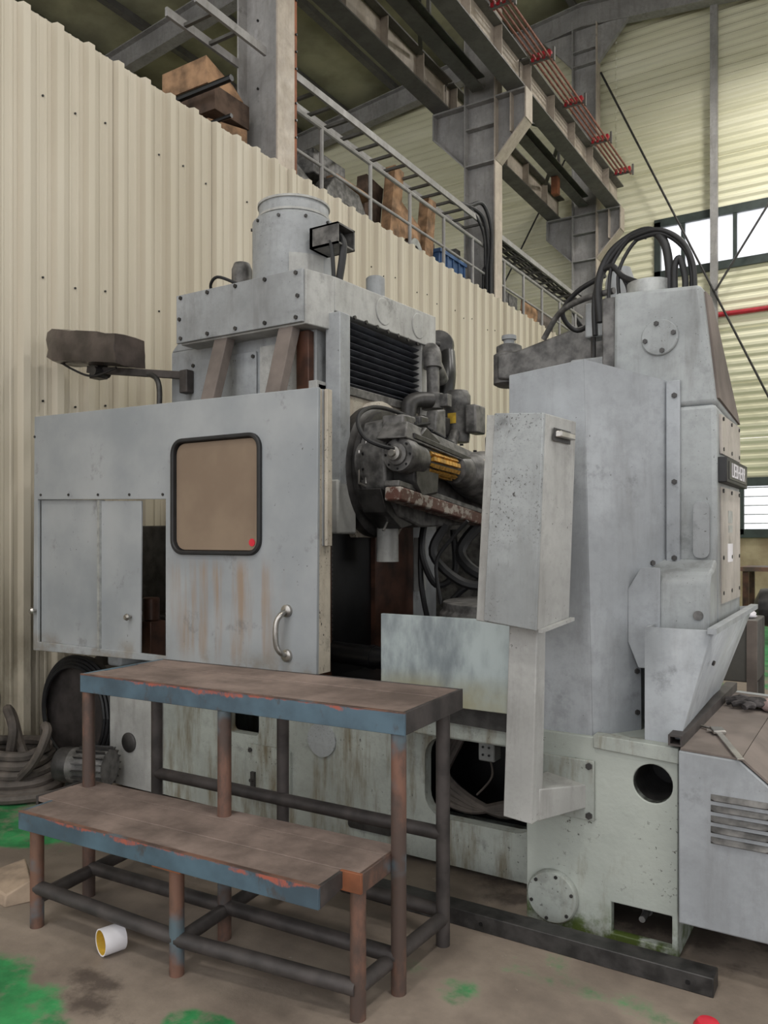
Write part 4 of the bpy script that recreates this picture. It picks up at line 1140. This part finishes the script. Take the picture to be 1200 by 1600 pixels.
# swarf hopper
hp = build('swarf_hopper', MB().add([(-.745, 3.0, 1.172), (-.516, 3.0, 1.17), (-.63, 3.0, .735), (-.745, 3.0, .735), (-.745, 3.9, 1.172), (-.50, 3.95, 1.19), (-.66, 3.9, .735), (-.745, 3.9, .735)],
                                     [(0, 3, 2, 1), (1, 2, 6, 5), (5, 6, 7, 4), (4, 7, 3, 0), (3, 7, 6, 2)]), M['cover'], mach)
hp.modifiers.new('sheet', 'SOLIDIFY').thickness = .012
build('hopper_rim', MB().bar((-.512, 2.99, 1.17), (-.496, 3.95, 1.19), .03, .02), M['cover'], mach)
build('hopper_screws', MB().bolt((-.545, 3.2, 1.03), (.9, -.1, -.3), .01, .008).bolt((-.62, 3.02, .78), (.9, -.1, -.3), .01, .008), M['dark'], mach, kind='stuff')
# overarm
OA = build('overarm', MB().prism([(-1.78, 2.36), (-1.78, 2.49), (-1.66, 2.5), (-1.25, 2.60), (-.9, 2.64), (-.9, 2.1), (-1.2, 2.25)], 'xz', 4.0, 4.2), M['iron'], mach, .012)
build('arm_bearing', MB().lathe([(.06, 0), (.085, .06), (.085, .75), (.07, .8), (.07, .95), (.05, 1)], (-1.75, 4.1, 2.33), (-1.75, 4.1, 2.56), 28), M['iron'], mach)
build('arm_knob', MB().lathe([(.03, 0), (.03, .5), (.04, .55), (.04, 1)], (-1.75, 4.1, 2.56), (-1.75, 4.1, 2.61), 18), M['grey'], mach)
build('arm_bracket', MB().box(-1.17, -1.0, 3.62, 3.72, 2.42, 2.58), M['grey'], mach, .008)
build('arm_guide', MB().box(-1.06, -1.02, 3.62, 3.7, 2.2, 2.42).cyl((-1.13, 3.62, 2.2), (-1.13, 3.62, 2.42), .012, 8), M['dark'], mach)
build('arm_screws', MB().bolt((-1.04, 3.62, 2.54), (0, -1, 0), .014, .012).bolt((-1.04, 3.62, 2.45), (0, -1, 0), .014, .012), M['dark'], mach, kind='stuff')
build('feed_cylinder', MB().lathe([(.07, 0), (.07, .9), (.05, 1)], (-1.1, 3.95, 2.2), (-1.1, 3.95, 2.82), 22), M['grey'], mach)
build('feed_cylinder', MB().lathe([(.09, 0), (.09, 1)], (-.83, 3.42, 2.5), (-.83, 3.42, 2.56), 24), M['galv'], mach)
# cables on the counter column
for pts, r_ in (([(-1.06, 3.5, 2.45), (-1.07, 3.5, 2.62), (-1.02, 3.5, 2.74), (-.92, 3.48, 2.795), (-.83, 3.45, 2.79), (-.77, 3.42, 2.72), (-.745, 3.4, 2.6), (-.745, 3.4, 2.5)], .018),
                ([(-1.09, 3.52, 2.4), (-1.09, 3.52, 2.58), (-1.03, 3.5, 2.7), (-.93, 3.48, 2.79), (-.86, 3.5, 2.79)], .013),
                ([(-.92, 3.46, 2.78), (-.8, 3.42, 2.78), (-.7, 3.4, 2.71), (-.65, 3.38, 2.6), (-.64, 3.37, 2.48)], .01),
                ([(-.9, 3.46, 2.77), (-.78, 3.42, 2.76), (-.69, 3.42, 2.68), (-.66, 3.4, 2.58), (-.66, 3.4, 2.48)], .01),
                ([(-1.05, 3.5, 2.68), (-1.0, 3.48, 2.68), (-.95, 3.45, 2.62), (-.88, 3.4, 2.57)], .013),
                ([(-1.05, 3.5, 2.69), (-.98, 3.48, 2.66), (-.93, 3.46, 2.58), (-.92, 3.45, 2.5)], .012),
                ([(-1.02, 3.48, 2.5), (-1.01, 3.48, 2.66), (-.97, 3.48, 2.74), (-.91, 3.46, 2.79)], .008),
                ([(-.96, 3.45, 2.5), (-.97, 3.46, 2.64), (-.92, 3.46, 2.74), (-.86, 3.46, 2.79)], .008),
                ([(-.72, 3.38, 2.49), (-.72, 3.38, 2.6), (-.70, 3.38, 2.63), (-.68, 3.38, 2.55), (-.68, 3.38, 2.49)], .013),
                ([(-1.1, 3.7, 2.72), (-1.25, 3.75, 2.68), (-1.34, 3.8, 2.6), (-1.28, 3.85, 2.52), (-1.15, 3.8, 2.56)], .012),
                ([(-1.0, 3.5, 2.58), (-1.15, 3.55, 2.58), (-1.28, 3.6, 2.55), (-1.38, 3.65, 2.45)], .014)):
    build('column_cable', MB().tube(pts, r_, 10), M['rubber'] if r_ != .014 else M['iron'], mach)

# ------------------------------------------------------------------ control cabinet on its bent pedestal
cab = thing('control_cabinet', 'grey control cabinet with chipped front on a bent pedestal at the right', 'cabinet', (-1.05, 2.8, .45))
TL, TR, BL, BR = Vector((-1.222, 2.64, 1.944)), Vector((-.982, 2.6, 1.925)), Vector((-1.265, 2.64, 1.197)), Vector((-1.014, 2.6, 1.178))
dv = Vector((.038, .225, -.006)); db = Vector((.04, .235, .026))
f0 = Vector((.0022, .013, 0))
cb = build('body', MB().hexa([BL + f0, BR + f0, BR + db, BL + db, TL + f0, TR + f0, TR + dv, TL + dv]), M['grey2'], cab, .004)
i1 = Vector((.045, -.008, 0))
build('door', MB().hexa([BL + i1 + Vector((0, 0, .004)) - f0 * .3, BR - f0 * .3 + Vector((0, 0, .004)), BR + f0, BL + i1 + f0, TL + i1 - f0 * .3, TR - f0 * .3, TR + f0, TL + i1 + f0]), M['chip'], cab, .003)
build('recess_shade_plate', MB().hexa([(-.969, 2.652, 1.835), (-.967, 2.652, 1.835), (-.949, 2.775, 1.832), (-.951, 2.775, 1.832), (-.967, 2.652, 1.88), (-.9655, 2.652, 1.88), (-.9475, 2.775, 1.877), (-.949, 2.775, 1.877)]), M['dark'], cab)  # dark plate standing in for the shade inside the handle slot
hb_ = build('handle', MB().hexa([(-.972, 2.666, 1.848), (-.945, 2.672, 1.848), (-.928, 2.772, 1.845), (-.955, 2.772, 1.845), (-.972, 2.666, 1.872), (-.945, 2.672, 1.872), (-.928, 2.772, 1.868), (-.955, 2.772, 1.868)]), M['chrome'], cab, .004)
build('bottom_lip', MB().hexa([BR + Vector((.004, .02, -.006)), BR + Vector((.02, .02, -.006)), BR + db + Vector((.02, 0, -.006)), BR + db + Vector((.004, 0, -.006)), BR + Vector((.004, .02, .006)), BR + Vector((.02, .02, .006)), BR + db + Vector((.02, 0, .006)), BR + db + Vector((.004, 0, .006))]), M['grey2'], cab)
build('pedestal_post', MB().hexa([(-1.176, 2.7, .485), (-1.058, 2.68, .483), (-1.042, 2.745, .49), (-1.165, 2.77, .49), (-1.15, 2.7, 1.23), (-1.04, 2.69, 1.23), (-1.03, 2.75, 1.23), (-1.14, 2.76, 1.23)]), M['grey2'], cab, .004)
build('pedestal_foot', MB().hexa([(-1.17, 2.74, .488), (-1.048, 2.72, .485), (-.946, 2.95, .485), (-1.10, 2.95, .485), (-1.17, 2.74, .60), (-1.044, 2.72, .60), (-.946, 2.95, .572), (-1.10, 2.95, .60)]), M['grey2'], cab, .004)
mp = build('mounting_plate', MB().box(-1.16, -.917, 2.945, 2.96, .44, .665), G, cab, .003)
ms_ = MB()
for x, zz in ((-.935, .645), (-.935, .46), (-1.14, .645)): ms_.bolt((x, 2.945, zz), (0, -1, 0), .013, .01)
build('mounting_bolts', ms_, M['dark'], cab, kind='stuff')

# ------------------------------------------------------------------ coolant tank at the right edge
tk = thing('coolant_tank', 'pale grey louvred coolant tank with a brown dusty top at the right edge', 'tank', (-.3, 3.5, .15))
build('tank_body', MB().prism([(-.606, .16), (.35, .16), (.35, .3), (-.1, .5), (-.41, .752), (-.606, .76)], 'xz', 2.9, 4.2), M['cover'], tk, .006)
build('top_plate', MB().hexa([(-.60, 2.905, .761), (-.405, 2.905, .753), (-.405, 4.1, .753), (-.60, 4.1, .761), (-.60, 2.905, .768), (-.405, 2.905, .76), (-.405, 4.1, .76), (-.60, 4.1, .768)]), M['kraft'], tk)
build('sloped_plate', MB().hexa([(-.405, 2.905, .754), (-.1, 2.905, .506), (-.1, 4.1, .506), (-.405, 4.1, .754), (-.402, 2.905, .761), (-.097, 2.905, .512), (-.097, 4.1, .512), (-.402, 4.1, .761)]), M['kraft'], tk)
for k in range(5):
    zz = .615 - k * .036
    vs = []
    for x in (-.50, -.485, -.33, -.315):
        e = .0 if x in (-.50, -.315) else 1
        vs += [(x, 2.9, zz + .012), (x, 2.9 - .016 * e - .001, zz - .004), (x, 2.9, zz - .012)]
    fs = []
    for i in range(3):
        for j in range(2): fs.append((i * 3 + j, i * 3 + j + 1, (i + 1) * 3 + j + 1, (i + 1) * 3 + j))
    build('louver', MB().add(vs, fs), M['iron'], tk)
lb = thing('angle_bar', 'dark steel channel lying along the tank top beside the hopper', 'bar', (-.605, 3.5, .768))
build('channel', MB().box(-.645, -.597, 2.92, 4.15, .768, .775).box(-.645, -.638, 2.92, 4.15, .775, .80).box(-.604, -.597, 2.92, 4.15, .775, .80).box(-.645, -.597, 2.92, 4.15, .80, .806), M['pipedark'], lb)
build('tank_leg', MB().box(-.5, -.44, 3.3, 3.36, 0, .16).box(.2, .26, 3.3, 3.36, 0, .16), M['dark'], tk)
build('tank_leg', MB().box(-.5, -.44, 4.0, 4.06, 0, .16).box(.2, .26, 4.0, 4.06, 0, .16), M['dark'], tk)

cp = thing('caliper', 'steel caliper lying across the brown top of the tank', 'caliper', (-.5, 3.15, .768))
ca = Vector((-.535, 3.22, .776)); cbv = Vector((-.40, 2.86, .768))
build('beam', MB().bar(ca, cbv, .022, .006), M['chrome'], cp, .001)
build('slider', MB().bar(ca + Vector((-.005, .015, .002)), ca + Vector((.02, -.05, .002)), .045, .014), M['chrome'], cp, .003)
build('jaw', MB().bar(ca, ca + Vector((-.075, .045, 0)), .014, .006), M['chrome'], cp)
build('jaw', MB().bar(ca + Vector((.015, -.02, 0)), ca + Vector((-.03, -.02, 0)), .012, .006), M['chrome'], cp)


def lump(name, c, sx, sy, sz, mat, parent=None, seed=0, n=12, m=8):
    rnd = random.Random(seed); vs = []; fs = []
    for i in range(m + 1):
        ph = -PI / 2 + PI * i / m
        for k in range(n):
            th = 2 * PI * k / n; q = 1 + rnd.uniform(-.16, .16)
            vs.append((c[0] + sx * math.cos(ph) * math.cos(th) * q, c[1] + sy * math.cos(ph) * math.sin(th) * q, c[2] + max(-sz, sz * math.sin(ph) * q)))
    for i in range(m):
        for k in range(n):
            j = (k + 1) % n; fs.append((i * n + k, i * n + j, (i + 1) * n + j, (i + 1) * n + k))
    return build(name, MB().add(vs, fs), mat, parent, sharp=180)


gl = thing('work_glove', 'grimy grey work glove with fingers pointing left on the tank top', 'glove', (-.5, 3.75, .77))
lump('palm', (-.47, 3.78, .79), .05, .06, .02, M['glove'], gl, 1)
for k, (dx, dy, ln) in enumerate(((-.05, .05, .07), (-.06, .015, .085), (-.055, -.02, .08), (-.04, -.05, .06), (.0, -.07, .05))):
    a = Vector((-.47 + dx * .6, 3.78 + dy, .785)); b = a + Vector((-ln, (dy * .4), -.003))
    if k == 4: b = a + Vector((-.03, -.05, 0))
    build('finger', MB().tube([a, (a + b) / 2 + Vector((0, 0, .008)), b], [.015] * 8 + [.013] * 5, 8), M['glove'], gl)
tag(lump('rag', (-.40, 3.80, .775), .055, .10, .03, M['cloth'], None, 5), 'pinkish white rag crumpled beside the glove', 'rag')

# ------------------------------------------------------------------ work lamp in a plastic bag
lp = thing('work_lamp', 'work lamp wrapped in a grimy plastic bag on a bracket arm', 'lamp', (-3.56, 3.5, 2.4))
bagv = []
L0 = [(-4.66, 2.86), (-4.0, 2.77)]
build('lamp_housing', MB().hexa([(-4.62, 3.32, 2.68), (-4.06, 3.32, 2.60), (-4.06, 3.52, 2.60), (-4.62, 3.52, 2.68), (-4.60, 3.32, 2.82), (-4.06, 3.32, 2.72), (-4.06, 3.52, 2.74), (-4.6, 3.52, 2.84)]), M['dark'], lp, .03)
rnd = random.Random(3); vs = []; fs = []
ns, nr = 9, 16
for i in range(ns):
    f = i / (ns - 1)
    x = -4.73 + f * .71; zc = 2.785 - f * .115; hh = .118 - .02 * f; dd_ = .125
    if i == 0: hh = .085; dd_ = .09
    for k in range(nr):
        t_ = 2 * PI * k / nr
        cx_, cz_ = math.cos(t_), math.sin(t_)
        sq = 1 / max(abs(cx_), abs(cz_)) ** .75
        q = 1 + rnd.uniform(-.06, .04) * (2.2 - 1.9 * f)
        vs.append((x + rnd.uniform(-.015, .015), 3.42 + dd_ * cx_ * sq * q, zc + hh * cz_ * sq * q))
for i in range(ns - 1):
    for k in range(nr):
        j = (k + 1) % nr; fs.append((i * nr + k, i * nr + j, (i + 1) * nr + j, (i + 1) * nr + k))
fs.append(tuple(range(nr))); fs.append(tuple((ns - 1) * nr + k for k in range(nr)))
build('plastic_bag', MB().add(vs, fs), M['plastic'], lp, sharp=60)
build('lamp_arm', MB().bar((-4.42, 3.42, 2.60), (-3.62, 3.5, 2.49), .035, .045), M['pipedark'], lp, .003)
build('arm_joint', MB().box(-4.36, -4.28, 3.38, 3.46, 2.53, 2.63).cyl((-4.3, 3.36, 2.57), (-4.3, 3.48, 2.57), .03, 12), M['dark'], lp)
build('arm_bracket', MB().box(-3.64, -3.575, 3.47, 3.53, 2.38, 2.52), M['pipedark'], lp, .006)
build('arm_brace', MB().tube([(-3.9, 3.46, 2.525), (-3.83, 3.46, 2.49), (-3.79, 3.45, 2.42), (-3.78, 3.44, 2.28)], .017, 10), M['dark'], lp)
build('lamp_cable', MB().tube([(-4.66, 3.36, 2.68), (-4.5, 3.36, 2.60), (-4.32, 3.37, 2.54), (-4.1, 3.38, 2.57)], .008, 6), M['rubber'], lp)

# ------------------------------------------------------------------ two-tread work platform
pf = thing('step_platform', 'blue and brown two tread pipe platform standing in front of the machine', 'platform', (-2.837, 2.153, 0))
pf.rotation_euler = (0, 0, R(2.8))
ROOT[pf.name] = Vector((0, 0, 0))


def PT(a, b, r=.026, n=14): return MB().cyl(a, b, r, n)


# upper tread
for i, (y0, y1) in enumerate(((.012, .115), (.118, .30), (.303, .462))):
    build('plank', MB().box(.012, 1.513, y0, y1, .912, .932 - .002 * (i == 1)), M['board'], pf, .003)
build('fascia', MB().box(0, 1.525, -.0, .012, .858, .93), M['fascia_hi'], pf, .002)
build('fascia_edge', MB().box(0, 1.525, -.001, .012, .93, .934), M['pipe'], pf)
build('end_plate', MB().box(1.513, 1.525, .012, .47, .858, .934), M['pipedark'], pf, .002)
build('end_plate', MB().box(0, .012, .012, .47, .858, .934), M['stepblue'], pf, .002)
build('rear_fascia', MB().box(.012, 1.513, .462, .47, .858, .934), M['pipedark'], pf, .002)
# lower tread
build('plank', MB().box(.042, 1.388, -.30, -.165, .44, .46), M['board'], pf, .003)
build('plank', MB().box(-.05, 1.455, -.163, .0, .44, .461), M['board'], pf, .003)
build('plank', MB().box(-.05, 1.455, .003, .095, .44, .460), M['board'], pf, .003)
build('fascia', MB().box(.03, 1.40, -.312, -.30, .392, .458), M['fascia_lo'], pf, .002)
build('fascia_edge', MB().box(.03, 1.40, -.313, -.30, .458, .462), M['pipe'], pf)
build('end_gusset', MB().prism([(-.30, .392), (-.165, .41), (-.165, .46), (-.30, .46)], 'yz', 1.388, 1.40), M['pipedark'], pf, .001)
build('end_gusset', MB().prism([(-.30, .392), (-.165, .41), (-.165, .46), (-.30, .46)], 'yz', .03, .042), M['stepblue'], pf, .001)
build('corner_plate', MB().box(1.39, 1.467, -.177, -.165, .40, .463), M['orange'], pf, .002, label='bare rusty orange corner plate')
build('end_plate', MB().box(1.455, 1.467, -.165, .10, .40, .463), M['pipe'], pf, .002)
build('end_plate', MB().box(-.062, -.05, -.165, .10, .40, .463), M['pipedark'], pf, .002)
build('step_bracket', MB().box(.70, .83, -.29, -.2, .375, .395), M['orange'], pf, .002)
# legs
P_ = M['pipe']; D_ = M['pipedark']
for x, y, zt, m in ((.052, -.246, .395, P_), (.766, -.237, .395, P_), (1.44, -.15, .405, P_), (.012, .035, .86, P_), (.745, .035, .86, P_), (1.485, .035, .86, P_), (.0, .435, .86, D_), (.72, .435, .86, D_), (1.48, .39, .86, D_)):
    build('leg', PT((x, y, 0), (x, y, zt)), m, pf)
for a, b in (((.052, -.246, .152), (.766, -.237, .125)), ((.766, -.237, .122), (1.44, -.16, .10)), ((.012, .035, .12), (1.485, .035, .12)), ((0, .435, .12), (1.48, .4, .12)), ((.0, .435, .41), (1.48, .39, .41)),
             ((.052, -.246, .11), (.0, .435, .11)), ((.766, -.237, .11), (.73, .435, .11)), ((1.44, -.15, .1), (1.48, .39, .1))):
    build('cross_pipe', PT(a, b, .026), D_, pf)

# ------------------------------------------------------------------ loose things on the floor
sb_ = thing('steel_strip', 'long flat black steel bar lying on the floor before the machine bed', 'bar', (-1.2, 2.85, 0))
build('bar', MB().box(-1.95, -.47, 2.775, 2.86, 0, .064), M['dark'], sb_, .003)
build('hole_plugs', MB().cyl((-.55, 2.776, .03), (-.55, 2.773, .03), .008, 8).cyl((-1.3, 2.776, .03), (-1.3, 2.773, .03), .008, 8), M['black'], sb_, kind='stuff')
tr = thing('tape_roll', 'white paper tape roll with yellow inside lying on its side', 'roll', (-2.37, 1.935, 0))
a = Vector((-2.380, 1.893, .048)); b = Vector((-2.358, 1.969, .048))
build('paper_sleeve', MB().lathe([(.047, 0), (.047, 1), (.043, 1), (.043, 0), (.047, 0)], a, b, 28), M['white'], tr)
build('core', MB().lathe([(.043, .02), (.043, .98), (.041, .98), (.041, .02), (.043, .02)], a, b, 28), M['yellow'], tr)
build('core_disc', MB().lathe([(.041, .5), (.041, .55)], a, b, 28), M['yellow'], tr)
tag(build('cardboard_scrap', MB().hexa([(-3.3, 1.98, 0), (-3.02, 1.93, 0), (-2.96, 2.05, 0), (-3.25, 2.2, 0), (-3.3, 1.98, .05), (-3.04, 1.95, .04), (-2.99, 2.03, .085), (-3.25, 2.18, .07)]), M['cardboard'], bevel=.006), 'torn cardboard scrap on the floor at the left edge', 'cardboard')
tag(build('red_cap', MB().lathe([(.042, 0), (.042, .5), (.03, .9), (.01, 1)], (-.452, 2.575, 0), (-.452, 2.575, .04), 20), M['redplastic']), 'red plastic cap on the floor at the bottom edge', 'cap')

# hose heap and motor on the floor by the wall
hh_ = thing('hose_coil', 'heap of dusty brown rubber hose coiled on the floor by the wall', 'hose', (-4.5, 2.9, 0))
rnd = random.Random(11)
for i in range(5):
    pts = []
    for k in range(15):
        t_ = k / 14 * 2 * PI * 1.05 + i * .5
        pts.append((-4.50 + (.36 - .02 * i) * math.cos(t_) * (1 + rnd.uniform(-.06, .06)), 2.92 + (.24 - .02 * i) * math.sin(t_), .035 + .05 * i + .015 * math.sin(t_ * 2)))
    build('hose_turn', MB().tube(pts, .03, 8), M['hose'], hh_)
build('hose_end', MB().tube([(-4.75, 2.9, .04), (-4.62, 2.86, .3), (-4.62, 2.9, .5), (-4.74, 2.95, .56), (-4.82, 3.0, .5)], .028, 8), M['hose'], hh_)
build('hose_loop', MB().tube([(-4.45, 2.86, .1), (-4.35, 2.84, .36), (-4.5, 2.9, .46), (-4.52, 2.95, .40), (-4.36, 2.9, .24), (-4.2, 2.86, .16)], .028, 8), M['hose'], hh_)
build('hose_loop', MB().tube([(-4.3, 2.8, .06), (-4.12, 2.82, .22), (-4.06, 2.86, .38), (-4.14, 2.9, .4), (-4.2, 2.95, .25)], .026, 8), M['hose'], hh_)
build('hose_tail', MB().tube([(-4.84, 2.72, .03), (-4.5, 2.62, .03), (-4.2, 2.66, .03), (-4.0, 2.85, .04)], .028, 8), M['hose'], hh_)
em = thing('electric_motor', 'dirty electric motor lying on the floor beside the hose heap', 'motor', (-3.95, 2.95, 0))
a = Vector((-4.05, 2.93, .19)); b = Vector((-3.74, 3.04, .19))
build('end_bell', MB().lathe([(.05, 0), (.095, .12), (.10, .5), (.10, 1)], a, a + (b - a) * .3, 24), M['dark'], em)
build('shaft_cap', MB().cyl(a - (b - a) * .04, a, .022, 14), M['galv'], em)
build('frame', MB().lathe([(.10, 0), (.10, 1)], a + (b - a) * .3, b, 24), M['iron'], em)
fm = MB()
d_ = (b - a).normalized(); u_ = d_.cross(Vector((0, 0, 1))).normalized()
for k in range(18):
    t_ = 2 * PI * k / 18
    o_ = u_ * math.cos(t_) + Vector((0, 0, 1)) * math.sin(t_)
    fm.bar(a + (b - a) * .45 + o_ * .108, b + o_ * .108, .006, .02, o_)
build('cooling_fins', fm, M['dark'], em, kind='stuff')
build('feet', MB().box(-3.98, -3.8, 2.92, 3.06, 0, .1), M['dark'], em)
cr = thing('cable_reel', 'dark cable reel standing against the wall behind the hose heap', 'reel', (-4.42, 3.45, 0))
build('flange', MB().lathe([(.36, 0), (.36, 1)], (-4.42, 3.36, .37), (-4.42, 3.40, .37), 36), M['pipedark'], cr)
build('flange', MB().lathe([(.36, 0), (.36, 1)], (-4.42, 3.62, .37), (-4.42, 3.66, .37), 36), M['pipedark'], cr)
build('drum', MB().lathe([(.27, 0), (.27, 1)], (-4.42, 3.40, .37), (-4.42, 3.62, .37), 30), M['hose'], cr)
for i in range(4):
    rr_ = .36 - .02 * i
    build('cable_turn', MB().tube([(-4.42 + rr_ * math.cos(q * PI / 8), 3.34 - .012 * i, .37 + rr_ * math.sin(q * PI / 8)) for q in range(0, 17)], .012, 6), M['rubber'], cr)

# ------------------------------------------------------------------ far right, beyond the machine
fb_ = thing('grey_stand', 'grey steel box stand on the green floor behind the machine', 'stand', (-.95, 6.3, 0))
build('box', MB().box(-1.25, -.74, 6.0, 6.45, .50, .93), M['girder'], fb_, .01)
for x in (-1.22, -.80):
    for y in (6.03, 6.38): build('leg', MB().box(x, x + .06, y, y + .06, 0, .50), M['girder'], fb_)
build('side_plate', MB().box(-.80, -.735, 5.98, 6.0, .42, .93), M['kraft'], fb_)
tag(lump('rag_pile', (-.85, 6.2, .955), .09, .09, .03, M['white'], None, 9), 'white rags lying on the grey stand', 'rags')
mm = thing('round_motor', 'dark round motor body at the right edge behind the machine', 'motor', (-.6, 6.6, .7))
build('body', MB().lathe([(.05, 0), (.14, .08), (.155, .3), (.155, .5), (.17, .52), (.17, 1)], (-.84, 6.7, .97), (-.3, 6.7, .97), 28), M['dark'], mm)
build('pedestal', MB().box(-.7, -.3, 6.55, 6.85, 0, .82), M['girder'], mm, .01)
bn = thing('work_bench', 'red brown steel bench near the end wall', 'bench', (-1.5, 13, 0))
build('top', MB().box(-1.75, -.3, 12.4, 13.2, 1.02, 1.08), M['pipe'], bn)
for x in (-1.72, -.45):
    for y in (12.45, 13.05): build('leg', MB().box(x, x + .08, y, y + .08, 0, 1.02), M['rustway'], bn)
tag(build('plastic_strap', MB().tube([(-.86, 6.9, .02), (-.75, 6.95, .12), (-.66, 7.0, .16), (-.5, 7.0, .1), (-.4, 7.0, .02)], .03, 8), M['greenfilm']), 'shiny green plastic strap curled on the floor at the right edge', 'strap')
tag(build('steel_rail', MB().bar((-.62, 4.8, .35), (-.1, 6.6, .75), .08, .1), M['dark']), 'dark steel rail leaning at the right edge beyond the tank', 'rail')
